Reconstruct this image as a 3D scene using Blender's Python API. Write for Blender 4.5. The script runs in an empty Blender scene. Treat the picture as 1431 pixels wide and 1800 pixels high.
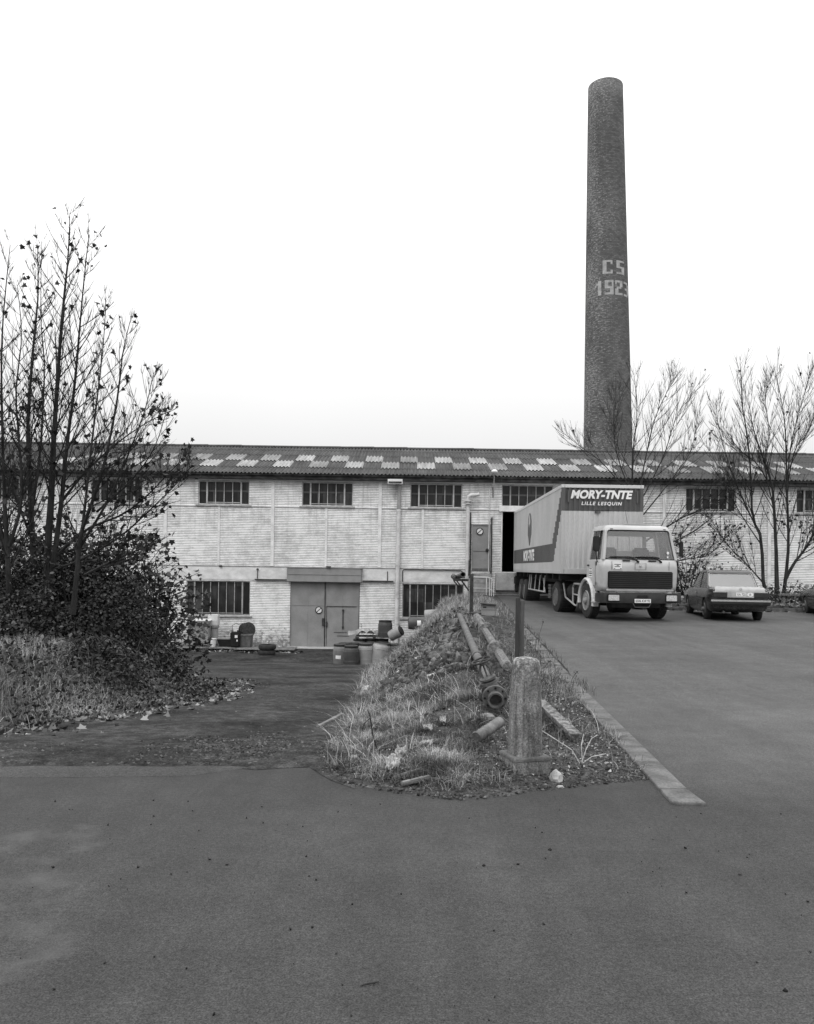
import bpy, bmesh, math, random
import numpy as np
from mathutils import Vector, Matrix, noise as mnoise
R_ = math.radians
random.seed(7); rng = np.random.default_rng(7)
scn = bpy.context.scene
COL = scn.collection

# ------------------------------------------------------------------ camera
F = 1400.0; ROLL = 0.0145; CR, SR = math.cos(ROLL), math.sin(ROLL); EYE = 1.6
cam_d = bpy.data.cameras.new("camera"); cam = bpy.data.objects.new("camera", cam_d); COL.objects.link(cam)
cam_d.sensor_width = 36; cam_d.sensor_fit = 'AUTO'; cam_d.lens = F / 1800 * 36
cam_d.shift_y = 98 / 1800; cam_d.clip_start = 0.05; cam_d.clip_end = 2000
cam.matrix_world = Matrix.Translation((0, 0, EYE)) @ Matrix.Rotation(R_(90), 4, 'X') @ Matrix.Rotation(ROLL, 4, 'Z')
scn.camera = cam

def at(px, py, Y):
    dx = px - 715.5; dy = 998 - py
    return Vector(((dx * CR - dy * SR) * Y / F, Y, EYE + (dx * SR + dy * CR) * Y / F))

# ------------------------------------------------------------------ world, sun, exposure (overcast)
world = bpy.data.worlds.new("World"); scn.world = world; world.use_nodes = True
wn = world.node_tree; wn.nodes.clear()
SUN_EL, SUN_AZ = R_(52), R_(205)
sky = wn.nodes.new('ShaderNodeTexSky'); sky.sky_type = 'NISHITA'; sky.sun_disc = False
sky.sun_elevation = SUN_EL; sky.sun_rotation = SUN_AZ; sky.dust_density = 4; sky.air_density = 1.5
bw = wn.nodes.new('ShaderNodeRGBToBW'); wn.links.new(sky.outputs[0], bw.inputs[0])
tc = wn.nodes.new('ShaderNodeTexCoord'); sx = wn.nodes.new('ShaderNodeSeparateXYZ'); wn.links.new(tc.outputs['Generated'], sx.inputs[0])
def wmath(op, a, b):
    n = wn.nodes.new('ShaderNodeMath'); n.operation = op
    for i, v in enumerate((a, b)):
        if isinstance(v, (int, float)): n.inputs[i].default_value = v
        else: wn.links.new(v, n.inputs[i])
    return n.outputs[0]
zc = wmath('MAXIMUM', sx.outputs['Z'], 0.0)
over = wmath('ADD', wmath('MULTIPLY', zc, 18.0), 5.5)            # overcast: brighter overhead than at the horizon
cl = wn.nodes.new('ShaderNodeTexNoise'); cl.inputs['Scale'].default_value = 2.2; cl.inputs['Detail'].default_value = 5
wn.links.new(tc.outputs['Generated'], cl.inputs['Vector'])
over = wmath('MULTIPLY', over, wmath('ADD', wmath('MULTIPLY', cl.outputs['Fac'], 0.12), 0.94))
tot = wmath('ADD', wmath('MULTIPLY', over, 0.9), wmath('MULTIPLY', wmath('MINIMUM', bw.outputs[0], 14.0), 0.1))
bg = wn.nodes.new('ShaderNodeBackground'); bg.inputs['Strength'].default_value = 0.1
wn.links.new(tot, bg.inputs['Color'])
wo = wn.nodes.new('ShaderNodeOutputWorld'); wn.links.new(bg.outputs[0], wo.inputs[0])
sl = bpy.data.lights.new("sun", 'SUN'); sl.energy = 0.7; sl.angle = R_(25); sl.color = (1, 0.995, 0.985)
so = bpy.data.objects.new("sun", sl); COL.objects.link(so)
so.rotation_euler = Vector((-math.sin(SUN_AZ) * math.cos(SUN_EL), -math.cos(SUN_AZ) * math.cos(SUN_EL), -math.sin(SUN_EL))).to_track_quat('-Z', 'Y').to_euler()
so.location = (-10, -10, 40)
scn.view_settings.view_transform = 'Standard'; scn.view_settings.look = 'None'
scn.view_settings.exposure = 0.22; scn.view_settings.gamma = 1.0
try: scn.cycles.max_bounces = 6; scn.cycles.transparent_max_bounces = 12
except Exception: pass

# ------------------------------------------------------------------ materials (all neutral: the photograph is monochrome)
class NT:
    def __init__(s, name):
        s.m = bpy.data.materials.new(name); s.m.use_nodes = True; s.t = s.m.node_tree; s.t.nodes.clear()
        s.out = s.n('ShaderNodeOutputMaterial'); s.b = s.n('ShaderNodeBsdfPrincipled'); s.l(s.b.outputs[0], s.out.inputs[0])
    def n(s, k, **kw):
        n = s.t.nodes.new(k)
        for a, v in kw.items(): setattr(n, a, v)
        return n
    def l(s, a, b): s.t.links.new(a, b)
    def val(s, inp, v):
        if isinstance(v, (int, float)): inp.default_value = v
        else: s.l(v, inp)
    def math(s, op, a, b=0.0, c=None, clamp=False):
        n = s.n('ShaderNodeMath', operation=op); n.use_clamp = clamp
        s.val(n.inputs[0], a); s.val(n.inputs[1], b)
        if c is not None: s.val(n.inputs[2], c)
        return n.outputs[0]
    def pos(s, coord='pos', stretch=(1, 1, 1)):
        if coord == 'pos': o = s.n('ShaderNodeNewGeometry').outputs['Position']
        elif coord == 'uv': o = s.n('ShaderNodeTexCoord').outputs['UV']
        else: o = s.n('ShaderNodeTexCoord').outputs['Object']
        mp = s.n('ShaderNodeMapping'); mp.inputs['Scale'].default_value = stretch; s.l(o, mp.inputs[0]); return mp.outputs[0]
    def noise(s, vec, scale, detail=5, rough=.55):
        n = s.n('ShaderNodeTexNoise'); n.inputs['Scale'].default_value = scale; n.inputs['Detail'].default_value = detail
        n.inputs['Roughness'].default_value = rough; s.l(vec, n.inputs['Vector']); return n.outputs['Fac']
    def rng(s, v, a, b, c=0.0, d=1.0):
        n = s.n('ShaderNodeMapRange'); s.val(n.inputs[0], v)
        for i, x in enumerate((a, b, c, d)): n.inputs[i + 1].default_value = x
        return n.outputs[0]
    def mix(s, f, a, b):
        n = s.n('ShaderNodeMix', data_type='FLOAT'); s.val(n.inputs[0], f); s.val(n.inputs[2], a); s.val(n.inputs[3], b); return n.outputs[0]
    def fin(s, col, rough=.8, bump=None, bstr=.2, bdist=.01, metal=0, spec=.3):
        s.val(s.b.inputs['Base Color'], col) if not isinstance(col, (int, float)) else setattr(s.b.inputs['Base Color'], 'default_value', (col, col, col, 1))
        s.val(s.b.inputs['Roughness'], rough); s.b.inputs['Metallic'].default_value = metal
        s.b.inputs['Specular IOR Level'].default_value = spec
        if bump is not None:
            bn = s.n('ShaderNodeBump'); bn.inputs['Strength'].default_value = bstr; bn.inputs['Distance'].default_value = bdist
            s.l(bump, bn.inputs['Height']); s.l(bn.outputs[0], s.b.inputs['Normal'])
        return s.m
def mat(name, lo, hi, scale=4, rough=.8, bstr=.2, bdist=.01, fine=40, stretch=(1, 1, 1), coord='pos', metal=0, spec=.3, band=(.35, .65), fvar=.25):
    t = NT(name); v = t.pos(coord, stretch); a = t.noise(v, scale); f = t.noise(v, fine, 4, .65)
    c = t.rng(a, band[0], band[1], lo, hi); c = t.math('MULTIPLY', c, t.rng(f, .25, .75, 1 - fvar, 1 + fvar))
    return t.fin(c, rough, f, bstr, bdist, metal, spec)

M = {}
M['street'] = None
def asphalt(name, base, streak, old=None):
    t = NT(name); p = t.pos(); big = t.noise(p, .35, 3); mid = t.noise(t.pos(stretch=(.7, 1.3, 1)), 1.1, 4); fine = t.noise(p, 120, 3, .75); grit = t.noise(p, 38, 5, .75)
    k = t.math('MULTIPLY', t.rng(big, .3, .7, .86, 1.13), t.rng(mid, .36, .64, 1 - streak, 1 + streak))
    k = t.math('MULTIPLY', k, t.rng(fine, .36, .66, .45, 1.6)); k = t.math('MULTIPLY', k, t.rng(grit, .36, .64, .7, 1.32))
    md2 = t.noise(t.pos(stretch=(1, .8, 1)), 5.5, 5, .7); k = t.math('MULTIPLY', k, t.rng(md2, .38, .63, .9, 1.1)); lane = t.noise(t.pos(stretch=(2.2, .18, 1)), 1.0, 4, .6); k = t.math('MULTIPLY', k, t.rng(lane, .38, .64, .9, 1.1))
    b = base
    if old is not None:      # older worn surface starting a little way in, along an uneven seam
        g = t.n('ShaderNodeNewGeometry'); sp = t.n('ShaderNodeSeparateXYZ'); t.l(g.outputs['Position'], sp.inputs[0])
        e = t.math('ADD', sp.outputs[1], t.math('MULTIPLY', t.noise(p, 1.3, 5, .6), 1.1)); b = t.mix(t.rng(e, 6.2, 7.3), base, old)
    c = t.math('MULTIPLY', b, k)
    vor = t.n('ShaderNodeTexVoronoi'); vor.inputs['Scale'].default_value = 5.5; t.l(p, vor.inputs['Vector'])
    c = t.mix(t.math('LESS_THAN', vor.outputs['Distance'], .026), c, t.math('MULTIPLY', c, .35))
    v2 = t.n('ShaderNodeTexVoronoi'); v2.inputs['Scale'].default_value = 21; t.l(p, v2.inputs['Vector']); c = t.mix(t.math('MULTIPLY', t.math('LESS_THAN', v2.outputs['Distance'], .085), t.rng(grit, .45, .55)), c, t.math('MULTIPLY', c, .5))
    stain = t.rng(t.noise(p, .9, 6, .6), .6, .74, 0, .3); c = t.mix(stain, c, base * 1.6)
    for cx_, cy_, r_ in ((-2.0, 4.55, .22), (-1.87, 3.85, .17), (-1.6, 3.3, .18)):      # old scuffed circles on the surface
        vd = t.n('ShaderNodeVectorMath', operation='DISTANCE'); t.l(p, vd.inputs[0]); vd.inputs[1].default_value = (cx_, cy_, 0)
        dd = t.math('ABSOLUTE', t.math('SUBTRACT', t.math('ADD', vd.outputs['Value'], t.math('MULTIPLY', t.math('SUBTRACT', t.noise(p, 4, 4), .5), .25)), r_))
        c = t.mix(t.math('MULTIPLY', t.rng(dd, .03, .13, 1, 0), t.rng(t.noise(p, 3.5, 4, .6), .42, .62, 0, .6)), c, base * 1.95)
    dk = t.rng(t.noise(t.pos(stretch=(1, .7, 1)), .55, 6, .65), .6, .75, 0, .3); c = t.mix(dk, c, base * .6)
    return t.fin(c, .85, fine, .35, .004, 0, .25)
M['street'] = asphalt('street_asphalt', .044, .08)
M['yard'] = asphalt('yard_asphalt', .044, .08, .072)
M['strip'] = asphalt('patched_asphalt', .046, .08)
def dirt(name, lo, hi, fine=60):
    t = NT(name); p = t.pos(); a = t.noise(p, .8, 6, .6); b = t.noise(p, 7, 6, .7); f = t.noise(p, fine, 5, .7)
    c = t.rng(a, .35, .65, lo, hi); c = t.math('MULTIPLY', c, t.rng(b, .38, .64, .55, 1.5)); c = t.math('MULTIPLY', c, t.rng(f, .38, .64, .45, 1.55))
    return t.fin(c, .95, f, .6, .02, 0, .1)
M['drive'] = dirt('dirt_drive', .02, .06); M['soil'] = dirt('bank_soil', .034, .075, 40); M['gravel'] = mat('gravel_stone', .03, .13, 9, .9, .1)
M['kerb'] = mat('kerb_stone', .07, .14, 5, .9, .4, .01, 45, fvar=.4)
M['concrete'] = mat('weathered_concrete', .07, .24, 22, .95, .7, .012, 90, band=(.38, .66), fvar=.5)
M['concrete_pale'] = mat('pale_concrete', .3, .42, 4, .9, .3)
def poststone():
    t = NT('post_stone'); p = t.pos(); a = t.noise(p, 5, 5, .6); f = t.noise(p, 70, 4, .75); v = t.noise(t.pos(stretch=(9, 9, .8)), 3, 5, .6); l = t.noise(p, 26, 5, .7); big = t.noise(p, 7, 3)
    c = t.rng(a, .35, .65, .10, .2); c = t.math('MULTIPLY', c, t.rng(f, .36, .64, .5, 1.5)); c = t.math('MULTIPLY', c, t.rng(v, .36, .64, .65, 1.3))
    sz = t.n('ShaderNodeSeparateXYZ'); t.l(p, sz.inputs[0]); cap = t.math('MULTIPLY', t.rng(sz.outputs[2], .8, .9), .06); cap = t.math('ADD', cap, t.math('MULTIPLY', t.rng(sz.outputs[2], .45, .8), .05))
    c = t.mix(t.rng(t.math('ADD', t.math('ADD', l, t.math('MULTIPLY', big, .25)), cap), .74, .82, 0, .85), c, .36)
    return t.fin(c, .95, f, .6, .006, 0, .15)
M['post_stone'] = poststone()
def wallmat():
    t = NT('whitewashed_brick'); g = t.n('ShaderNodeNewGeometry'); s = t.n('ShaderNodeSeparateXYZ'); t.l(g.outputs['Position'], s.inputs[0])
    cmb = t.n('ShaderNodeCombineXYZ'); t.l(t.math('ADD', s.outputs[0], 300.0), cmb.inputs[0]); t.l(s.outputs[2], cmb.inputs[1])
    v = cmb.outputs[0]
    br = t.n('ShaderNodeTexBrick'); br.offset = .5; t.l(v, br.inputs['Vector'])
    br.inputs['Scale'].default_value = 1; br.inputs['Brick Width'].default_value = 1000; br.inputs['Row Height'].default_value = .078; br.offset = .37
    br.inputs['Mortar Size'].default_value = .009; br.inputs['Mortar Smooth'].default_value = .3; br.inputs['Bias'].default_value = 0
    br.inputs['Color1'].default_value = (.86, .86, .86, 1); br.inputs['Color2'].default_value = (.9, .9, .9, 1)
    mort = br.outputs['Fac']
    p = t.pos(); broad = t.noise(p, .45, 5, .6); st = t.noise(t.pos(stretch=(.9, 1, 3.4)), 2.2, 6, .65); blot = t.noise(p, 5, 6, .7); fine = t.noise(p, 30, 4, .7)
    bwn = t.n('ShaderNodeRGBToBW'); t.l(br.outputs['Color'], bwn.inputs[0])
    c = t.math('MULTIPLY', bwn.outputs[0], t.rng(broad, .38, .62, .88, 1.08)); c = t.math('MULTIPLY', c, t.rng(st, .3, .7, .78, 1.14)); c = t.math('MULTIPLY', c, t.rng(t.noise(t.pos(stretch=(4, 1, 12)), 1.1, 4, .7), .36, .64, .9, 1.08)); c = t.math('MULTIPLY', c, t.rng(t.noise(p, 1.7, 6, .65), .38, .62, .84, 1.1)); c = t.math('MULTIPLY', c, t.rng(t.noise(t.pos(stretch=(1, 1, 1.8)), 11, 4, .7), .36, .64, .85, 1.1)); c = t.math('MULTIPLY', c, t.rng(fine, .3, .7, .86, 1.12))
    jm = t.math('MULTIPLY', mort, t.rng(t.noise(t.pos(stretch=(.3, 1, 4)), 2.6, 6, .75), .5, .7, 0, .32)); c = t.mix(jm, c, .25); dash = t.rng(t.noise(t.pos(stretch=(2.0, 1, 15)), 1.6, 5, .7), .6, .7, 0, .5); c = t.mix(dash, c, .27)
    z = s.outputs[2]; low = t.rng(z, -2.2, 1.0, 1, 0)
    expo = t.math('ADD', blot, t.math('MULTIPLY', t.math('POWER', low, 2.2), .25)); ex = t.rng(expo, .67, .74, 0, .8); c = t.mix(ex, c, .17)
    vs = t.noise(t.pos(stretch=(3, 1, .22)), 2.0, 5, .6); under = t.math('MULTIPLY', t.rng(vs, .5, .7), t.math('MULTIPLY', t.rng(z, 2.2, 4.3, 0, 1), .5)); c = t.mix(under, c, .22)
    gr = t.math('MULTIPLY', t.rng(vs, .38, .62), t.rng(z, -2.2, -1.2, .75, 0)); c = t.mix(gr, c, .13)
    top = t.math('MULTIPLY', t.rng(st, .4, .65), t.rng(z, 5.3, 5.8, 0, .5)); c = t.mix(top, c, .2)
    h = t.math('ADD', t.math('MULTIPLY', mort, -1.0), t.math('MULTIPLY', fine, .5))
    return t.fin(t.math('MINIMUM', c, .88), .9, h, .04, .01, 0, .2)
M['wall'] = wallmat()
M['render_white'] = mat('white_painted_render', .5, .72, 2.5, .85, .25, .01, 30, stretch=(1, 1, 1.6), band=(.3, .7), fvar=.12)
M['trim_white'] = mat('white_paint', .58, .76, 3, .7, .15, .01, 25, fvar=.1)
M['sill'] = mat('grey_sill', .2, .36, 4, .9, .2)
def roofmat(name, lo, hi, rv=0.0):
    t = NT(name); p = t.pos(); a = t.noise(p, .6, 5); st = t.noise(t.pos(stretch=(5, .25, .25)), 2, 5, .6); f = t.noise(p, 25, 4, .7)
    c = t.rng(a, .3, .7, lo, hi); c = t.math('MULTIPLY', c, t.rng(st, .3, .7, .72, 1.3)); c = t.math('MULTIPLY', c, t.rng(f, .36, .64, .75, 1.25))
    if rv: c = t.math('MULTIPLY', c, t.rng(t.n('ShaderNodeObjectInfo').outputs['Random'], 0, 1, 1 - rv, 1 + rv * .4))
    moss = t.rng(t.noise(p, 1.6, 6, .7), .56, .68, 0, .5); c = t.mix(moss, c, lo * .55)
    return t.fin(c, .9, f, .2, .01, 0, .15)
M['roof'] = roofmat('fibre_cement_roof', .052, .085); M['rooflight'] = roofmat('pale_roof_light_sheet', .24, .36, .4)
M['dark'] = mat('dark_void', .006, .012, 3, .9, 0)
M['fascia'] = mat('dark_gutter_paint', .02, .07, 2.5, .7, .2, stretch=(1, 1, 2), band=(.4, .65))
M['door'] = mat('grey_painted_steel_door', .19, .27, 1.6, .55, .12, .01, 30, band=(.3, .7), fvar=.12)
M['door_dark'] = mat('dark_door_gap', .03, .05, 5, .7, .1)
M['header'] = mat('grey_door_header', .2, .26, 2, .6, .1, fvar=.1)
M['pipe_grey'] = mat('grey_downpipe', .18, .34, 2, .6, .15, stretch=(1, 1, .5))
M['pipe_white'] = mat('white_downpipe', .42, .66, 2, .7, .15)
M['steel_dark'] = mat('dark_rusty_steel', .018, .05, 9, .65, .3, .005, 50)
M['steel_mid'] = mat('rusty_steel', .05, .12, 10, .7, .4, .006, 60)
M['pipe_rust'] = mat('pale_rusty_pipe', .06, .13, 8, .7, .4, .006, 60)
M['white_sign'] = mat('white_sign_face', .6, .7, 3, .5, 0, fvar=.05); M['black'] = mat('black_paint', .008, .014, 4, .45, .05)
M['rubber'] = mat('tyre_rubber', .018, .034, 8, .85, .2); M['rim'] = mat('grey_wheel_rim', .16, .26, 8, .5, .1)
M['rim_dark'] = mat('dusty_wheel_rim', .07, .12, 8, .6, .1)
def paint(name, lo, hi, rough=.32, scale=1.8, spec=.5, coat=.3):
    m = mat(name, lo, hi, scale, rough, .03, .003, 60, fvar=.05, coord='obj', spec=spec, band=(.3, .7))
    b = [n for n in m.node_tree.nodes if n.type == 'BSDF_PRINCIPLED'][0]; b.inputs['Coat Weight'].default_value = coat
    nt = m.node_tree; src = b.inputs['Base Color'].links[0].from_socket; tc_ = nt.nodes.new('ShaderNodeTexCoord'); sp_ = nt.nodes.new('ShaderNodeSeparateXYZ'); nt.links.new(tc_.outputs['Object'], sp_.inputs[0])
    nz = nt.nodes.new('ShaderNodeTexNoise'); nz.inputs['Scale'].default_value = 5; nz.inputs['Detail'].default_value = 6; nz.inputs['Roughness'].default_value = .7; nt.links.new(tc_.outputs['Object'], nz.inputs['Vector'])
    r1_ = nt.nodes.new('ShaderNodeMapRange'); nt.links.new(sp_.outputs[2], r1_.inputs[0]); r1_.inputs[1].default_value = 1.7; r1_.inputs[2].default_value = .5; r1_.inputs[3].default_value = .15; r1_.inputs[4].default_value = 1
    r2_ = nt.nodes.new('ShaderNodeMapRange'); nt.links.new(nz.outputs['Fac'], r2_.inputs[0]); r2_.inputs[1].default_value = .42; r2_.inputs[2].default_value = .64; r2_.inputs[4].default_value = .4
    mu_ = nt.nodes.new('ShaderNodeMath'); mu_.operation = 'MULTIPLY'; nt.links.new(r1_.outputs[0], mu_.inputs[0]); nt.links.new(r2_.outputs[0], mu_.inputs[1])
    mx_ = nt.nodes.new('ShaderNodeMix'); mx_.data_type = 'FLOAT'; nt.links.new(mu_.outputs[0], mx_.inputs[0]); nt.links.new(src, mx_.inputs[2]); mx_.inputs[3].default_value = .12; nt.links.new(mx_.outputs[0], b.inputs['Base Color'])
    b.inputs['Coat Roughness'].default_value = .15; return m
M['cab'] = paint('cab_grey_paint', .36, .44, .38); M['cab_pale'] = paint('cab_pale_paint', .5, .58, .4); M['car_dark'] = paint('dark_car_paint', .006, .011, .25, coat=.55)
M['car_deck'] = paint('car_pale_panel', .38, .45, .3); M['plastic'] = mat('black_plastic', .012, .022, 6, .5, .05); M['chrome'] = mat('dull_chrome', .62, .7, 4, .22, 0, metal=.9)  # boot lid and plate panel: much paler than the dark body colour
M['seat'] = mat('dark_seat_cloth', .03, .05, 6, .9, .1); M['lamp_red'] = mat('dark_rear_lamp', .015, .025, 5, .25, 0, spec=.6); M['lamp_pale'] = mat('pale_indicator_lens', .3, .4, 9, .25, 0, spec=.6)
M['lens'] = mat('headlight_lens', .35, .6, 30, .12, .3, .003, 90, spec=.8); M['plate'] = mat('plate_white', .7, .76, 4, .5, 0, fvar=.04)
M['cont'] = mat('container_grey', .36, .45, 1.2, .5, .05, .004, 30, stretch=(1, 1, .4), band=(.3, .7), fvar=.08, coord='obj')
M['cont_dark'] = mat('container_dark_band', .07, .095, 1.2, .5, .05, .004, 30, band=(.3, .7), fvar=.1, coord='obj')
M['cont_front'] = mat('container_front_grey', .42, .52, 1.4, .55, .05, .004, 30, stretch=(1, 1, .4), band=(.3, .7), fvar=.1, coord='obj')
M['chassis'] = mat('chassis_black', .01, .022, 6, .7, .1); M['guard'] = mat('pale_rail_steel', .28, .36, 6, .5, .05)
def glass(name, tint, refl, rough=.03):
    t = NT(name); t.t.nodes.remove(t.b); tr = t.n('ShaderNodeBsdfTransparent'); tr.inputs[0].default_value = (tint, tint, tint, 1)
    gl = t.n('ShaderNodeBsdfGlossy'); gl.inputs['Roughness'].default_value = rough; gl.inputs[0].default_value = (.95, .95, .95, 1)
    df = t.n('ShaderNodeBsdfDiffuse'); df.inputs[0].default_value = (.4, .4, .4, 1)
    fr = t.n('ShaderNodeFresnel'); fr.inputs[0].default_value = 1.5; m1 = t.n('ShaderNodeMixShader'); m2 = t.n('ShaderNodeMixShader')
    dust = t.rng(t.noise(t.pos('obj'), 3, 5), .3, .7, .03, .08); t.l(dust, m1.inputs[0]); t.l(tr.outputs[0], m1.inputs[1]); t.l(df.outputs[0], m1.inputs[2])
    t.l(t.math('ADD', fr.outputs[0], refl, clamp=True), m2.inputs[0]); t.l(m1.outputs[0], m2.inputs[1]); t.l(gl.outputs[0], m2.inputs[2]); t.l(m2.outputs[0], t.out.inputs[0]); return t.m
M['glass'] = glass('vehicle_glass', .95, .02); M['glass_rear'] = glass('rear_window_glass', .7, .12, .06)
def winglass():
    t = NT('dusty_factory_glass'); p = t.pos(); a = t.noise(p, 1.1, 5, .6); b = t.noise(t.pos(stretch=(4, 1, .6)), 3, 5, .6)
    c = t.rng(a, .35, .68, .009, .03); c = t.math('MULTIPLY', c, t.rng(b, .3, .7, .7, 1.4)); sx_ = t.n('ShaderNodeSeparateXYZ'); t.l(p, sx_.inputs[0]); wnz = t.n('ShaderNodeTexWhiteNoise'); wnz.noise_dimensions = '2D'; cb = t.n('ShaderNodeCombineXYZ'); t.l(t.math('FLOOR', t.math('MULTIPLY', sx_.outputs[0], 2.52)), cb.inputs[0]); t.l(t.math('FLOOR', t.math('MULTIPLY', sx_.outputs[2], 1.6)), cb.inputs[1]); t.l(cb.outputs[0], wnz.inputs[0]); c = t.math('MULTIPLY', c, t.rng(t.math('POWER', wnz.outputs[0], 3.0), 0, 1, .75, 2.8)); return t.fin(c, .3, b, .05, .01, 0, .28)
M['winglass'] = winglass(); M['winstrip'] = mat('grey_pane_strip', .07, .1, 4, .8, 0); M['winframe'] = mat('pale_window_frame', .33, .5, 5, .7, .1)
M['winframe_dim'] = mat('grey_window_frame', .2, .34, 5, .7, .1)
def drumm(name, lo, hi): return mat(name, lo, hi, 3, .5, .08, .004, 40, coord='obj', fvar=.1, spec=.4)
M['drum_dark'] = drumm('dark_plastic_drum', .04, .07); M['drum_mid'] = drumm('mid_plastic_drum', .13, .19); M['drum_pale'] = drumm('faded_plastic_drum', .22, .3); M['lid'] = drumm('black_drum_lid', .012, .02)
M['wood'] = mat('grey_weathered_wood', .08, .2, 6, .9, .4, .006, 40, stretch=(1, 1, 5)); M['wood_pale'] = mat('pale_split_wood', .3, .5, 6, .9, .3, .006, 40)
M['wood_post'] = mat('grey_green_post_timber', .022, .045, 3, .85, .4, .006, 40, stretch=(5, 5, .5)); M['wood_post_pale'] = mat('pale_post_timber', .05, .09, 3, .85, .4, .006, 40, stretch=(5, 5, .5))
M['rag'] = mat('white_rag', .2, .42, 14, .9, .5); M['rock'] = mat('pale_rock', .22, .42, 9, .95, .6, .01, 40); M['rubble'] = mat('grey_rubble', .05, .18, 6, .95, .5, .01, 40)
M['bark'] = mat('dark_bark', .013, .036, 8, .95, .5, .008, 40, stretch=(1, 1, .3)); M['twig'] = mat('dark_twig', .014, .026, 8, .9, 0)
def attrmat(name, stops, rough=.8, transl=0.0):
    t = NT(name); a = t.n('ShaderNodeAttribute'); a.attribute_name = 'rnd'; cr = t.n('ShaderNodeValToRGB'); e = cr.color_ramp.elements
    e[0].position = 0; e[0].color = (stops[0],) * 3 + (1,); e[1].position = 1; e[1].color = (stops[-1],) * 3 + (1,)
    for i, v in enumerate(stops[1:-1]): k = e.new((i + 1) / (len(stops) - 1)); k.color = (v, v, v, 1)
    t.l(a.outputs['Fac'], cr.inputs[0]); t.l(cr.outputs[0], t.b.inputs['Base Color']); t.b.inputs['Roughness'].default_value = rough; t.b.inputs['Specular IOR Level'].default_value = .3
    return t.m
M['leaf'] = attrmat('autumn_leaf', (.02, .035, .06, .09)); M['leaf_bush'] = attrmat('bush_leaf', (.008, .017, .035, .11), .5)
M['leaf_sky'] = attrmat('withered_leaf', (.012, .02, .03, .045)); M['grass'] = attrmat('dry_grass', (.024, .07, .155, .38)); M['grass_bank'] = attrmat('bank_grass', (.05, .13, .25, .42))
M['straw'] = attrmat('pale_straw', (.18, .28, .4, .5)); M['litter'] = attrmat('fallen_leaf', (.03, .07, .14, .3)); M['stone_bits'] = attrmat('loose_gravel', (.012, .03, .06, .15)); M['dark_bits'] = attrmat('dark_gravel_stone', (.006, .012, .025, .1)); M['speck'] = attrmat('dark_bits', (.008, .012, .02, .03))
def chimmat():
    t = NT('chimney_brick'); v = t.pos('uv'); br = t.n('ShaderNodeTexBrick'); t.l(v, br.inputs['Vector']); br.offset = .5
    br.inputs['Scale'].default_value = 1; br.inputs['Brick Width'].default_value = .26; br.inputs['Row Height'].default_value = .1; br.inputs['Mortar Size'].default_value = .012
    br.inputs['Color1'].default_value = (.085, .085, .085, 1); br.inputs['Color2'].default_value = (.15, .15, .15, 1); br.inputs['Mortar'].default_value = (.085, .085, .085, 1)
    bwn = t.n('ShaderNodeRGBToBW'); t.l(br.outputs['Color'], bwn.inputs[0]); u = t.pos('uv', (1, 2.6, 1))
    n1 = t.noise(u, 5.0, 4, .7); n2 = t.noise(t.pos('uv', (.25, .12, 1)), 1.6, 4, .6)
    sep = t.n('ShaderNodeSeparateXYZ'); t.l(t.n('ShaderNodeTexCoord').outputs['UV'], sep.inputs[0]); left = t.rng(sep.outputs[0], -1.3, .7, .09, -.02)
    sp = t.rng(t.math('ADD', t.math('ADD', n1, t.math('MULTIPLY', n2, .3)), left), .75, .82, 0, .9)
    c = t.math('MULTIPLY', bwn.outputs[0], t.rng(n2, .3, .7, .8, 1.2)); c = t.mix(sp, c, .3)
    return t.fin(c, .95, bwn.outputs[0], .3, .02, 0, .1)
M['chim'] = chimmat(); M['chim_white'] = mat('pale_glazed_brick', .26, .42, 3, .9, .2, fvar=.3)

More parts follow.
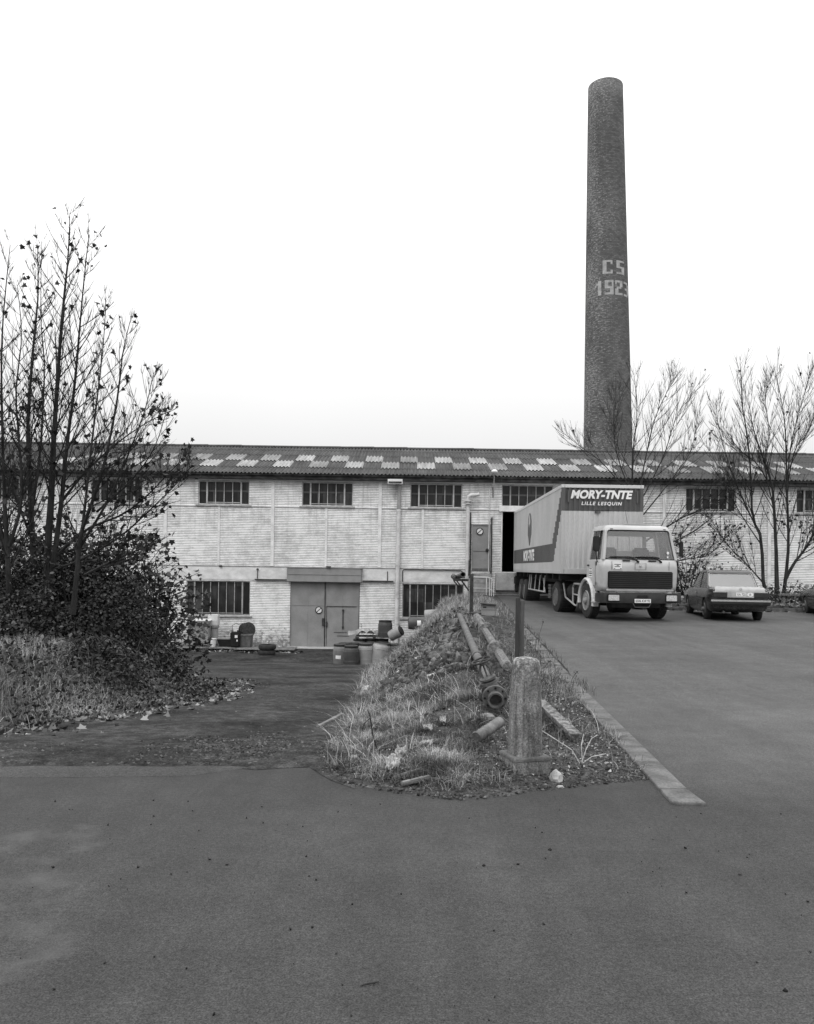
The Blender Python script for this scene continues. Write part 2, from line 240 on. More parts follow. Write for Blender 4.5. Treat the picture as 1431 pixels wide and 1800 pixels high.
# ------------------------------------------------------------------ mesh helpers
class MB:
    def __init__(s): s.v = []; s.f = []; s.m = []; s.T = Matrix.Identity(4)
    def add(s, vs, fs, mi=0):
        o = len(s.v); s.v += [tuple(s.T @ Vector(p)) for p in vs]; s.f += [[i + o for i in f] for f in fs]; s.m += [mi] * len(fs); return s
    def box(s, c, d, mi=0, rot=None):
        h = [x / 2 for x in d]; vs = [Vector((sx * h[0], sy * h[1], sz * h[2])) for sx in (-1, 1) for sy in (-1, 1) for sz in (-1, 1)]
        if rot is not None: vs = [rot @ p for p in vs]
        return s.add([p + Vector(c) for p in vs], [(0, 1, 3, 2), (4, 6, 7, 5), (0, 4, 5, 1), (2, 3, 7, 6), (0, 2, 6, 4), (1, 5, 7, 3)], mi)
    def b2(s, x0, x1, y0, y1, z0, z1, mi=0): return s.box(((x0 + x1) / 2, (y0 + y1) / 2, (z0 + z1) / 2), (abs(x1 - x0), abs(y1 - y0), abs(z1 - z0)), mi)
    def rbox(s, c, d, r=.02, mi=0, rot=None):      # box with bevelled vertical and horizontal edges
        bm = bmesh.new(); bmesh.ops.create_cube(bm, size=1)
        for v in bm.verts: v.co = Vector((v.co.x * d[0], v.co.y * d[1], v.co.z * d[2]))
        bmesh.ops.bevel(bm, geom=bm.edges[:], offset=min(r, min(d) * .45), segments=2, affect='EDGES')
        vs = [((rot @ v.co) if rot is not None else v.co.copy()) + Vector(c) for v in bm.verts]; fs = [[v.index for v in f.verts] for f in bm.faces]; bm.free(); return s.add(vs, fs, mi)
    def quad(s, a, b, c, d, mi=0): return s.add([a, b, c, d], [(0, 1, 2, 3)], mi)
    def tube(s, pts, rad, n=8, mi=0, cap=True):
        pts = [Vector(p) for p in pts]; k = len(pts); rad = [rad] * k if isinstance(rad, (int, float)) else rad; vs = []; up = None
        for i, p in enumerate(pts):
            d = (pts[min(i + 1, k - 1)] - pts[max(i - 1, 0)]).normalized()
            if up is None: up = Vector((0, 0, 1)) if abs(d.z) < .9 else Vector((1, 0, 0))
            a = d.cross(up).normalized(); b = a.cross(d).normalized(); up = b
            vs += [p + (a * math.cos(2 * math.pi * j / n) + b * math.sin(2 * math.pi * j / n)) * rad[i] for j in range(n)]
        fs = [(i * n + j, i * n + (j + 1) % n, (i + 1) * n + (j + 1) % n, (i + 1) * n + j) for i in range(k - 1) for j in range(n)]
        if cap: fs += [tuple(range(n - 1, -1, -1)), tuple((k - 1) * n + j for j in range(n))]
        return s.add(vs, fs, mi)
    def lathe(s, prof, n=24, axis='Z', c=(0, 0, 0), mi=0, rot=None):     # prof: (radius, height along axis)
        vs = []; c = Vector(c)
        for r, h in prof:
            for j in range(n):
                a = 2 * math.pi * j / n; q = Vector((r * math.cos(a), r * math.sin(a), h))
                if axis == 'X': q = Vector((h, q.x, q.y))
                if axis == 'Y': q = Vector((q.x, h, q.y))
                vs.append(c + ((rot @ q) if rot is not None else q))
        k = len(prof); fs = [(i * n + j, i * n + (j + 1) % n, (i + 1) * n + (j + 1) % n, (i + 1) * n + j) for i in range(k - 1) for j in range(n)]
        loop = prof[0] == prof[-1]
        if prof[0][0] > 1e-6 and not loop: fs.append(tuple(range(n - 1, -1, -1)))
        if prof[-1][0] > 1e-6 and not loop: fs.append(tuple((k - 1) * n + j for j in range(n)))
        return s.add(vs, fs, mi)
    def poly(s, pts, d, mi=0):       # extrude polygon (list of 3D) by vector d
        n = len(pts); d = Vector(d); vs = [Vector(p) for p in pts] + [Vector(p) + d for p in pts]
        return s.add(vs, [tuple(range(n - 1, -1, -1)), tuple(range(n, 2 * n))] + [(i, (i + 1) % n, n + (i + 1) % n, n + i) for i in range(n)], mi)
    def loft(s, rings, mi=0, cap=True, closed=True):
        n = len(rings[0]); vs = [p for r in rings for p in r]; m = n if closed else n - 1
        fs = [(i * n + j, i * n + (j + 1) % n, (i + 1) * n + (j + 1) % n, (i + 1) * n + j) for i in range(len(rings) - 1) for j in range(m)]
        if cap: fs += [tuple(range(n - 1, -1, -1)), tuple((len(rings) - 1) * n + j for j in range(n))]
        return s.add(vs, fs, mi)
    def build(s, name, mats, parent=None, loc=None, world=False, smooth=False, bevel=0, fix=True):
        mats = mats if isinstance(mats, (list, tuple)) else [mats]; me = bpy.data.meshes.new(name); off = Vector((0, 0, 0))
        if loc is not None: off = Vector(loc)
        elif world and parent is not None: off = base_of(parent)
        me.from_pydata([tuple(Vector(p) - off) for p in s.v], [], s.f)
        for m in mats: me.materials.append(m)
        for p, i in zip(me.polygons, s.m): p.material_index = i
        if fix:
            bm = bmesh.new(); bm.from_mesh(me); bmesh.ops.recalc_face_normals(bm, faces=bm.faces[:]); bm.to_mesh(me); bm.free()
        if smooth:
            me.polygons.foreach_set('use_smooth', [True] * len(me.polygons))
            try: me.set_sharp_from_angle(angle=R_(38 if smooth is True else smooth))
            except Exception: pass
        o = bpy.data.objects.new(name, me); COL.objects.link(o)
        if loc is not None: o.location = loc
        if parent is not None: o.parent = parent
        if bevel:
            b = o.modifiers.new('bevel', 'BEVEL'); b.width = bevel; b.segments = 2; b.limit_method = 'ANGLE'; b.angle_limit = R_(40)
        return o
def base_of(o):
    p = Vector((0, 0, 0))
    while o is not None: p = p + o.location; o = o.parent
    return p
def tag(o, label, cat, group=None, kind=None):
    if label: o['label'] = label
    if cat: o['category'] = cat
    if group: o['group'] = group
    if kind: o['kind'] = kind
    return o
def struct(o): o['kind'] = 'structure'; return o
def stuff(o, label=None, cat=None):
    o['kind'] = 'stuff'
    if label: o['label'] = label; o['category'] = cat
    return o
def thing(name, label, cat, loc=(0, 0, 0), rz=0.0, group=None):
    o = bpy.data.objects.new(name, None); COL.objects.link(o); o.location = loc; o.rotation_euler = (0, 0, rz); o.empty_display_size = .2; return tag(o, label, cat, group)
def dup(o, parent=None):
    c = o.copy(); COL.objects.link(c); c.parent = parent
    for ch in [x for x in COL.objects if x.parent is o]: dup(ch, c)
    return c
def npmesh(name, V, Fc, mats, parent=None, rnd=None, loc=None, smooth=False):
    me = bpy.data.meshes.new(name); V = np.asarray(V, dtype=np.float32); Fc = np.asarray(Fc, dtype=np.int32)
    if loc is not None: V = V - np.array(loc, dtype=np.float32)
    elif parent is not None: V = V - np.array(base_of(parent), dtype=np.float32)
    nv, nf, k = len(V), len(Fc), Fc.shape[1]
    me.vertices.add(nv); me.vertices.foreach_set('co', V.ravel()); me.loops.add(nf * k); me.loops.foreach_set('vertex_index', Fc.ravel())
    me.polygons.add(nf); me.polygons.foreach_set('loop_start', np.arange(nf, dtype=np.int32) * k)
    me.update(calc_edges=True)
    for m in (mats if isinstance(mats, (list, tuple)) else [mats]): me.materials.append(m)
    if rnd is not None: a = me.attributes.new('rnd', 'FLOAT', 'POINT'); a.data.foreach_set('value', np.asarray(rnd, dtype=np.float32))
    if smooth: me.polygons.foreach_set('use_smooth', [True] * nf)
    me.validate(); o = bpy.data.objects.new(name, me); COL.objects.link(o)
    if loc is not None: o.location = loc
    if parent is not None: o.parent = parent
    return o
def text_mesh(body, w, h, italic=0.0, bold=0.0, spacing=1.0):
    """flat letter mesh in local (x, z), size w x h, centred; returns (verts2d, faces)"""
    cu = bpy.data.curves.new('lettering', 'FONT'); cu.body = body; cu.size = 1; cu.offset = bold; cu.space_character = spacing; cu.resolution_u = 4
    o = bpy.data.objects.new('lettering', cu); COL.objects.link(o); dg = bpy.context.evaluated_depsgraph_get(); me = bpy.data.meshes.new_from_object(o.evaluated_get(dg))
    v = np.array([x.co[:2] for x in me.vertices]); f = [tuple(p.vertices) for p in me.polygons]
    COL.objects.unlink(o); bpy.data.objects.remove(o); bpy.data.curves.remove(cu); bpy.data.meshes.remove(me)
    v[:, 0] += v[:, 1] * italic; lo, hi = v.min(0), v.max(0); v = (v - (lo + hi) / 2) / (hi - lo) * np.array([w, h]); return v, f
def lettering(name, body, w, h, fn, m, parent, **kw):
    v, f = text_mesh(body, w, h, **kw); mb = MB(); mb.add([fn(a, b) for a, b in v], f); return mb.build(name, m, parent, fix=False)

# ------------------------------------------------------------------ terrain
def ss(t): t = min(1, max(0, t)); return t * t * (3 - 2 * t)
def ip(tab, x):
    if x <= tab[0][0]: return tab[0][1]
    for (a, p), (b, q) in zip(tab, tab[1:]):
        if x <= b: return p + (q - p) * (x - a) / (b - a)
    return tab[-1][1]
def zyard(Y): return min(max(0, (Y - 10) * .0145), .4)
def zdrive(Y): return -min(2.17, .088 * max(0, Y - 6.9) + .02 * ss((Y - 6.3) / 1.2))
XF = [(5, -.75), (6.2, -.6), (9.5, -.6), (15, -.82), (24, -1.1), (27, -.75), (29, -.45), (31, .0), (34, .6), (37, 1.5)]
XC = [(5, .15), (6.3, .45), (8, .7), (12, .95), (20, 1.3), (27, 1.5), (31, 1.4), (34, 2.2), (37, 3.0)]
HC = [(5.4, 0), (6, .03), (7.5, .12), (10, .25), (15, .3), (22, .24), (27, .08), (31, .02), (37, 0)]
XL = [(5, -5.0), (6.5, -4.5), (8, -4.1), (13, -3.4), (17, -4.0), (22, -5.5), (30, -8.2), (34, -10.2), (36, -16), (37, -20)]
TL = [(6, .05), (7.5, .4), (9, .5), (12, .3), (16, -.1), (22, -.9), (30, -1.9), (37, -2.17)]
EY = [(-60, 6.1), (-4.4, 6.13), (-.72, 6.42), (-.6, 6.1), (-.45, 5.9), (-.06, 5.68), (.33, 5.5), (.66, 5.6), (1.0, 5.8), (1.47, 5.97), (1.9, 6.1)]
def xkerb(Y): return 1.84 + .066 * (Y - 5.46)
def edge_y(X): return ip(EY, X) + .05 * mnoise.noise(Vector((X * 2.3, 3.1, 0))) + .025 * mnoise.noise(Vector((X * 9, 1.1, 0)))
def H(X, Y):
    zy = zyard(Y); xk = xkerb(Y)
    if X > xk + .1: return zy - (.05 if X > xk + .5 or Y < 8.6 else .012)
    if Y < 5.3: return -.05
    zd = zdrive(Y); xf, xc = ip(XF, Y), ip(XC, Y); hc = zy + ip(HC, Y); amp = 1.0
    if X >= xc: z = hc + (zy - hc) * ss((X - xc) / max(.2, xk - xc)); amp *= ss((xk - X) / .3)
    elif X > xf:
        t = (X - xf) / (xc - xf); t = .6 * t + .4 * ss(t); z = zd + (hc - zd) * t
    else:
        z = zd; amp = .25; xl = ip(XL, Y)
        if X < xl: k = ss((xl - X) / 1.5); z = zd + (max(ip(TL, Y), zd) - zd) * k; amp = .25 + k
    ey = ip(EY, X); ins = ss((ey - Y) / .12); amp *= ss((Y - ey) / .5)
    z += amp * (.07 * mnoise.noise(Vector((X * 1.1, Y * .9, 0))) + .05 * mnoise.noise(Vector((X * 3.3, Y * 2.5, 5))))
    return z - .05 * ins
def spaced(a, b, d0, d1):
    out = [a]; x = a
    while x < b: t = (x - a) / (b - a); x += d0 + (d1 - d0) * t; out.append(x)
    return out
xs = [-400, -200, -120, -80, -60, -45, -36, -30, -26, -23, -20, -18, -16] + spaced(-14.5, -5, .3, .13) + spaced(-4.9, 4.6, .12, .12) + [5.2, 6, 8, 12, 20, 40, 70, 120, 200, 400]
ys = [-120, -60, -30, -15, -5, 2, 4, 5] + spaced(5.3, 13, .1, .14) + spaced(13.1, 37.4, .17, .4) + [39, 42, 46, 52, 60, 80, 120, 200, 400, 800]
gv = [(x, y, H(x, y)) for y in ys for x in xs]; nx = len(xs)
gf = [(j * nx + i, j * nx + i + 1, (j + 1) * nx + i + 1, (j + 1) * nx + i) for j in range(len(ys) - 1) for i in range(nx - 1)]
struct(npmesh('ground', gv, gf, M['soil'], smooth=True))
# asphalt street: columns up to the irregular edge; yard: rows right of the kerb
sxs = [-120, -60, -30, -15, -8] + spaced(-6, 1.88, .1, .1); sv, sf = [], []
for x in sxs: ye = edge_y(x); sv += [(x, -40, 0), (x, 0, 0), (x, 4, 0), (x, ye, 0), (x, ye + .012, -.03)]
for i in range(len(sxs) - 1):
    for j in range(4): a = i * 5 + j; sf.append((a, a + 5, a + 6, a + 1))
a = len(sv); xr = sxs[-1]; ye = edge_y(xr); sv += [(xr, -40, 0), (80, -40, 0), (80, 5.46, 0), (xr, 5.46, 0)]; sf.append((a, a + 1, a + 2, a + 3))
struct(npmesh('street', sv, sf, M['street']))
yys = [5.46] + spaced(5.6, 36.97, .25, .5)[:-1] + [36.97]; yv, yf = [], []
for y in yys:
    xk = xkerb(y) + .12 + (.06 * mnoise.noise(Vector((1, y * 1.3, 2))) + .12 * ss((y - 9) / 4) if y > 9 else 0); yv += [(xk, y, zyard(y)), (6, y, zyard(y)), (80, y, zyard(y))]
for i in range(len(yys) - 1):
    for j in range(2): b = i * 3 + j; yf.append((b, b + 1, b + 4, b + 3))
struct(npmesh('yard', yv, yf, M['yard']))
dv, df = [], []; dys = spaced(6.25, 36.9, .15, .4); K = 24
for y in dys:
    x0, x1 = ip(XL, y) - .3, ip(XF, y) + .25
    x0 += .2 * mnoise.noise(Vector((y, 9, 0))); x1 += .12 * mnoise.noise(Vector((y * 2, 4, 0)))
    for k in range(K):
        x = x0 + (x1 - x0) * k / (K - 1)
        if y == dys[0]: dv.append((x, edge_y(x) - .1 + .06 * mnoise.noise(Vector((x * 3, 8, 1))), .003)); continue
        dv.append((x, max(y, edge_y(x) + .03) if y < 6.6 else y, H(x, max(y, edge_y(x) + .03) if y < 6.6 else y) + (.012 if 1 < k < K - 2 else -.02 if k in (0, K - 1) else .004)))
for j in range(len(dys) - 1):
    for k in range(K - 1): df.append((j * K + k, j * K + k + 1, (j + 1) * K + k + 1, (j + 1) * K + k))
struct(npmesh('drive', dv, df, M['drive'], smooth=True))
pv = []; pxs = spaced(-30, -1.0, .3, .1)
for x in pxs: e = ip(EY, x); tp_ = ss((-1.0 - x) / .8); wob = .03 * mnoise.noise(Vector((x * 1.7, 0, 0))) + .012 * mnoise.noise(Vector((x * 8, 0, 0))); pv += [(x, e - .03 - .31 * tp_ + wob, .001), (x, e - .025 - .28 * tp_ + wob, .005), (x, e - .02 + .05 * mnoise.noise(Vector((x * 3, 7, 0))), .006)]
struct(npmesh('gutter_strip', pv, [(i * 3 + j, i * 3 + j + 3, i * 3 + j + 4, i * 3 + j + 1) for i in range(len(pxs) - 1) for j in range(2)], M['strip']))
# flush kerb stones
joints = [5.46, 5.8, 6.6, 7.58, 8.5, 9.4, 10.3, 11.2, 12.1, 13.0, 14, 15, 16, 17, 18, 19, 20, 21, 22]
for i, (a, b) in enumerate(zip(joints, joints[1:])):
    a += .008; x0, x1 = xkerb(a), xkerb(b - .008); b -= .008; w = .205
    if i == 0: pts = [(x0, a, -.1), (x0 + w + .03, a - .02, -.1), (x1 + w, b, -.1), (x1, b, -.1)]
    else: pts = [(x0, a, -.1), (x0 + w, a, -.1), (x1 + w, b, -.1), (x1, b, -.1)]
    mb = MB(); mb.poly(pts, (0, 0, .1 + zyard(a) + .022 - .004 * (i > 4) - .006 * (i > 6))); c = ((x0 + x1) / 2 + .1, (a + b) / 2, zyard(a))
    o = mb.build('kerb_stone', M['kerb'], loc=c, bevel=.012)
    ordn = 'first second third fourth fifth sixth seventh eighth ninth tenth eleventh twelfth thirteenth fourteenth fifteenth sixteenth seventeenth eighteenth'.split()[i]
    tag(o, 'short broken kerb stone at the street end of the kerb line' if i == 0 else '%s kerb stone from the street end, flush with the yard asphalt' % ordn if i < 6 else '%s kerb stone from the street end, half buried at the grassy yard edge' % ordn, 'kerb stone', 'flat kerb stones between bank and yard')
# ------------------------------------------------------------------ warehouse
YW = 37.0; ZG = -2.17
wh = thing('warehouse', 'long two-storey whitewashed brick warehouse with corrugated roof and pale roof lights', 'warehouse', (0, YW, ZG))
X0, X1 = -34.0, 42.0; ZE = 5.72
UW = [(-34.6 + 4.97 * k, -34.6 + 4.97 * k + 2.38) for k in range(1, 6)] + [(-4.93, -2.56), (.1, 2.52), (4.36, 6.75), (8.0, 10.35), (12.9, 15.25), (18.05, 20.4), (23.0, 25.4), (28, 30.4), (33, 35.4)]
UW = [w for w in UW if not (-6 < w[0] < -4.94)]
ZU0, ZU1, ZL0, ZL1 = 4.40, 5.52, -.74, .87
LW = [(-25.2, -22.2), (-20.2, -17.2), (-15.2, -12.2), (-10.24, -7.27), (-.2, 2.66)]
GATE = (-5.4, -2.18, ZG - .02, .90); SDOOR = (3.02, 3.84, 1.50, 3.62); DOCK = (4.4, 7.75, 1.48, 4.27)
holes = [(a, b, ZU0, ZU1) for a, b in UW] + [(a, b, ZL0, ZL1) for a, b in LW] + [GATE, SDOOR, DOCK]
hx = sorted({X0, X1} | {h[0] for h in holes} | {h[1] for h in holes}); hz = sorted({ZG - .6, ZE} | {h[2] for h in holes} | {h[3] for h in holes})
mb = MB()
for a, b in zip(hx, hx[1:]):
    for c, d in zip(hz, hz[1:]):
        if any(h[0] - 1e-4 <= a and b <= h[1] + 1e-4 and h[2] - 1e-4 <= c and d <= h[3] + 1e-4 for h in holes): continue
        mb.quad((a, YW, c), (b, YW, c), (b, YW, d), (a, YW, d))
for a, b, c, d in holes:
    D = YW + .22
    mb.quad((a, YW, c), (a, D, c), (a, D, d), (a, YW, d)); mb.quad((b, YW, c), (b, D, c), (b, D, d), (b, YW, d)); mb.quad((a, YW, d), (b, YW, d), (b, D, d), (a, D, d)); mb.quad((a, YW, c), (b, YW, c), (b, D, c), (a, D, c))
mb.quad((X0, YW, ZG), (X0, 49.6, ZG), (X0, 49.6, ZE), (X0, YW, ZE)); mb.quad((X1, YW, ZG), (X1, 49.6, ZG), (X1, 49.6, ZE), (X1, YW, ZE)); mb.quad((X0, 49.6, ZG), (X1, 49.6, ZG), (X1, 49.6, ZE), (X0, 49.6, ZE))
for xx in (X0, X1): mb.add([(xx, YW, ZE), (xx, 49.6, ZE), (xx, 43.3, 7.85)], [(0, 1, 2)])
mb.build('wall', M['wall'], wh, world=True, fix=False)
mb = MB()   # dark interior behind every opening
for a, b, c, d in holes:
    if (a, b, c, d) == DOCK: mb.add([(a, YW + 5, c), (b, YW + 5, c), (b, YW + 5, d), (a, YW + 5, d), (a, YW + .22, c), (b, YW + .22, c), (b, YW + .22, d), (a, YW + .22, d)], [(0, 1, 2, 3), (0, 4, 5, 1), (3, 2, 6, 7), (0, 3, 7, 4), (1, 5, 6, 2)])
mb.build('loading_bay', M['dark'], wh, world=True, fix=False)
# roof
SL = .324; PITCH = .174
def roofz(y): return 5.87 + SL * (y - 36.55)
rows = [36.5, 37.83, 39.37, 40.9, 42.35, 43.2]
def corr(x): return .032 * math.cos(2 * math.pi * x / PITCH)
cx = np.arange(X0 - .3, X1 + .3, PITCH / 6); V, Fc = [], []
for r, (a, b) in enumerate(zip(rows, rows[1:])):
    o = len(V)
    for x in cx: c = corr(x); V += [(x, a - .06 * (r > 0), roofz(a) + c + .018 + (-.019 * (r > 0))+ .0), (x, b, roofz(b) + c)]
    for i in range(len(cx) - 1): Fc.append((o + 2 * i, o + 2 * i + 2, o + 2 * i + 3, o + 2 * i + 1))
    if r == 0:
        o = len(V)
        for x in cx: c = corr(x); V += [(x, a, roofz(a) + c + .018), (x, a, roofz(a) + c)]
        for i in range(len(cx) - 1): Fc.append((o + 2 * i, o + 2 * i + 2, o + 2 * i + 3, o + 2 * i + 1))
o = len(V); V += [(X0 - .3, 43.2, roofz(43.2)), (X1 + .3, 43.2, roofz(43.2)), (X1 + .3, 49.9, 5.7), (X0 - .3, 49.9, 5.7)]; Fc.append((o, o + 1, o + 2, o + 3))
roof = npmesh('roof', V, Fc, M['roof'], wh, smooth=False)
me = roof.data; me.polygons.foreach_set('use_smooth', [True] * len(me.polygons))
mb = MB()
for x in np.arange(X0 - .3, X1 + .3, 1.8): mb.tube([(x, 43.2, roofz(43.2) + .02), (x + 1.83, 43.2, roofz(43.2) + .02 + .01 * (int(x * 7) % 3))], .085, 10)
rd = mb.build('ridge_cap', M['roof'], roof, smooth=True); rd.location = -Vector(wh.location)
pr = rng.random
for row, (ya, yb, off) in enumerate(((37.83, 39.37, .42), (39.37, 40.9, -.41))):
    for k in range(-10, 12):
        xa = off + 1.735 * k; 
        if row == 1 and k == -10: continue
        x = np.arange(xa, xa + .871, PITCH / 6); V, Fc = [], []
        for q in x: c = corr(q); V += [(q, ya - .055, roofz(ya) + c + .026), (q, yb - .02, roofz(yb) + c + .014)]
        for i in range(len(x) - 1): Fc.append((2 * i, 2 * i + 2, 2 * i + 3, 2 * i + 1))
        o = npmesh('roof_light', V, Fc, M['rooflight'], wh, smooth=True)
# gutter / fascia, ledge, belt courses, pilaster strips, ground-floor beams
mb = MB(); mb.b2(X0, X1, 36.66, 36.98, 5.60, 5.80)
for k in range(60): x = X0 + 1.27 * k + .3 * pr(); mb.b2(x, x + .05, 36.62, 36.66, 5.62, 5.8)
mb.b2(X0, X1, 36.56, 36.64, 5.76, 5.845); mb.build('fascia', M['fascia'], wh, world=True, bevel=.01)
mb = MB(); mb.b2(X0, X1, 36.9, 36.998, 5.535, 5.598); mb.build('top_ledge', M['render_white'], wh, world=True)
xa = X0
for a, b in sorted(UW) + [(X1, X1)]: mb = MB(); mb.b2(xa, a - .101, 36.965, 36.997, 4.335, 4.375); mb.build('belt_course', M['render_white'], wh, world=True); xa = b + .101
for a, b in ((X0, -5.56), (-2.07, 2.95), ): 
    mb = MB(); mb.b2(a, b, 36.975, 36.997, .93, 1.54); mb.build('lintel_beam', M['render_white'], wh, world=True)
mb = MB(); mb.b2(X0, 2.95, 36.955, 36.996, 1.545, 1.585); mb.b2(-5.55, -2.08, 36.97, 36.99, 1.5, 1.54); mb.build('belt_course', M['sill'], wh, world=True)
for k, x in enumerate([-31.2, -26.2, -21.2, -16.2, -11.25, -6.27, -1.29, 11.9, 16.8, 21.7, 26.6]):
    mb = MB(); mb.b2(x - .075, x + .075, 36.94, 36.993, 1.59 if x < 3 else .3, 5.53); mb.build('pilaster', M['trim_white'], wh, world=True)
for x in (-23.7, -18.7, -13.7, -8.76, -3.78, .7): mb = MB(); mb.b2(x - .05, x + .05, 36.96, 36.993, 1.59, 4.33); mb.build('pilaster', M['trim_white'], wh, world=True)
# windows
def window(a, b, c, d, n, dim, bar=True):
    mb = MB(); mb.b2(a, b, 37.14, 37.16, c, d); w = mb.build('window', M['winglass'], wh, world=True)
    mb = MB(); t = .05; y0, y1 = 37.06, 37.12
    mb.b2(a, a + .045, y0, y1, c, d); mb.b2(b - .045, b, y0, y1, c, d); mb.b2(a + .045, b - .045, y0, y1, d - .05, d); mb.b2(a + .045, b - .045, y0, y1, c, c + .06)
    for k in range(1, n):
        x = a + (b - a) * k / n; t = .034 if k in (1, n - 1) else .016; mb.b2(x - t, x + t, y0 - .012 * (t > .02), y1 + .002, c + .062, d - .052)
    x0, x1 = a + (b - a) / n + .04, b - (b - a) / n - .04
    mb.b2(x0, x1, y0 - .03, y0 - .003, c + .1, c + .13)
    f = mb.build('frame', M['winframe_dim'] if dim else M['winframe'], w); f.location = -base_of(w)
    if bar:
        mb = MB(); mb.b2(a + .05, b - .05, 37.128, 37.138, c + (d - c) * .55, c + (d - c) * .62)  # lighter grey strips laid on the face of the pane
        for k in (2, n - 1):
            x = a + (b - a) * (k - .3 * pr()) / n; mb.b2(x, x + .06, 37.13, 37.139, c + .06, c + (d - c) * .55)
        g = mb.build('pane_strip', M['winstrip'], w); g.location = -base_of(w)
    mb = MB(); mb.b2(a - .1, b + .1, 36.93, 37.05, c - .075, c - .003); s = mb.build('sill', M['sill'], w, bevel=.008); s.location = -base_of(w)
for i, (a, b) in enumerate(UW): window(a, b, ZU0, ZU1, 6, a > 4 and a < 8)
for a, b in LW: window(a, b, ZL0, ZL1, 8, True, False)
# big gate with header box, small door, dock doorway
gx0, gx1, gz0, gz1 = GATE; gm = (gx0 + gx1) / 2 + .02
for a, b, wk in ((gx0 + .03, gm - .015, 0), (gm + .015, gx1 - .03, 1)):
    mb = MB(); mb.b2(a, b, 36.99, 37.05, gz0, gz1 + .03); g = mb.build('gate_leaf', M['door'], wh, world=True)
    mb = MB(); mb.b2(a, b, 36.975, 36.988, -.22, -.19); mb.b2((a + b) / 2 - .008, (a + b) / 2 + .008, 36.98, 36.988, gz0, gz1)
    for x in (a + .02, b - .02): mb.b2(x - .02, x + .02, 36.972, 36.988, gz0, gz1)
    o = mb.build('gate_seam', M['door_dark'] if 0 else M['header'], g); o.location = -base_of(g)
    mb = MB()
    if wk:
        mb.b2(a + .04, a + .06, 36.962, 36.972, gz0 + .1, -.25); mb.b2(a + .06, b - .1, 36.966, 36.974, -.262, -.24); mb.b2(a + .8, a + .84, 36.95, 36.974, -1.3, -.4); mb.lathe([(.05, 0), (.05, .05)], 10, 'Y', (a + .82, 36.93, -.42)); mb.lathe([(.05, 0), (.05, .05)], 10, 'Y', (a + .82, 36.93, -1.2))
        mb.b2(a + .4, a + 1.0, 36.975, 36.985, -1.46, -1.44); mb.b2(a + .55, a + 1.1, 36.975, 36.985, -1.62, -1.6)
        mb.b2(a + .03, a + .1, 36.93, 36.97, -1.2, -.95)
    else: mb.b2(b - .12, b - .02, 36.93, 36.97, -1.15, -.8); mb.b2(b - .018, b - .002, 36.955, 36.971, gz0, gz1)
    o = mb.build('latch', M['steel_dark'], g); o.location = -base_of(g)
mb = MB(); mb.b2(gx0, gx1, 37.06, 37.1, gz0, gz1 + .03); mb.build('gate_backing', M['door_dark'], wh, world=True)
mb = MB(); mb.rbox(((-5.54 - 2.08) / 2, 36.83, 1.2), (3.44, .3, .64), .02); mb.b2(-5.5, -2.12, 36.66, 36.678, 1.22, 1.235); mb.b2(-5.56, -2.06, 36.66, 37, 1.522, 1.545); mb.build('gate_header', M['header'], wh, world=True)
mb = MB(); mb.b2(gx0 - .1, gx1 + .3, 36.3, 36.98, ZG - .1, ZG + .05); mb.build('threshold', M['concrete_pale'], wh, world=True, bevel=.02)
a, b, c, d = SDOOR
mb = MB(); mb.b2(a, b, 36.99, 37.05, c, d); sd = mb.build('door', M['door'], wh, world=True)
mb = MB(); mb.b2(a - .05, a - .002, 36.95, 37.02, c, d + .06); mb.b2(b + .002, b + .05, 36.95, 37.02, c, d + .06); mb.b2(a - .002, b + .002, 36.95, 37.02, d + .003, d + .06); o = mb.build('door_frame', M['sill'], sd); o.location = -base_of(sd)
mb = MB(); mb.b2(a + .03, b - .05, 36.98, 36.989, c + .9, c + .93); mb.b2(a, b, 36.975, 36.988, c, c + .12); o = mb.build('door_seam', M['rim_dark'], sd); o.location = -base_of(sd)
mb = MB(); mb.lathe([(.02, 0), (.02, -.05), (.07, -.06), (.08, -.1), (.05, -.14), (0, -.15)], 14, 'Y', (b - .14, 36.99, c + .97)); o = mb.build('handle', M['steel_dark'], sd, smooth=True); o.location = -base_of(sd)
a, b, c, d = DOCK
mb = MB(); mb.b2(a - .16, b + .3, 36.86, 37.02, d + .003, d + .27); mb.build('dock_lintel', M['trim_white'], wh, world=True)
mb = MB(); mb.b2(a - .06, a - .003, 36.93, 37.06, c, d); mb.build('dock_jamb', M['trim_white'], wh, world=True)
mb = MB(); mb.b2(a - .3, 8.2, 36.72, 36.99, .62, 1.44); mb.b2(a + .9, 5.7, 36.6, 36.72, .95, 1.4); mb.build('dock_face', M['concrete_pale'], wh, world=True, bevel=.02)
mb = MB(); mb.rbox((5.3, 36.55, 1.1), (.75, .22, .42), .05); mb.rbox((5.15, 36.56, .75), (.4, .1, .35), .04); mb.build('dock_bumper', M['rubber'], wh, world=True)
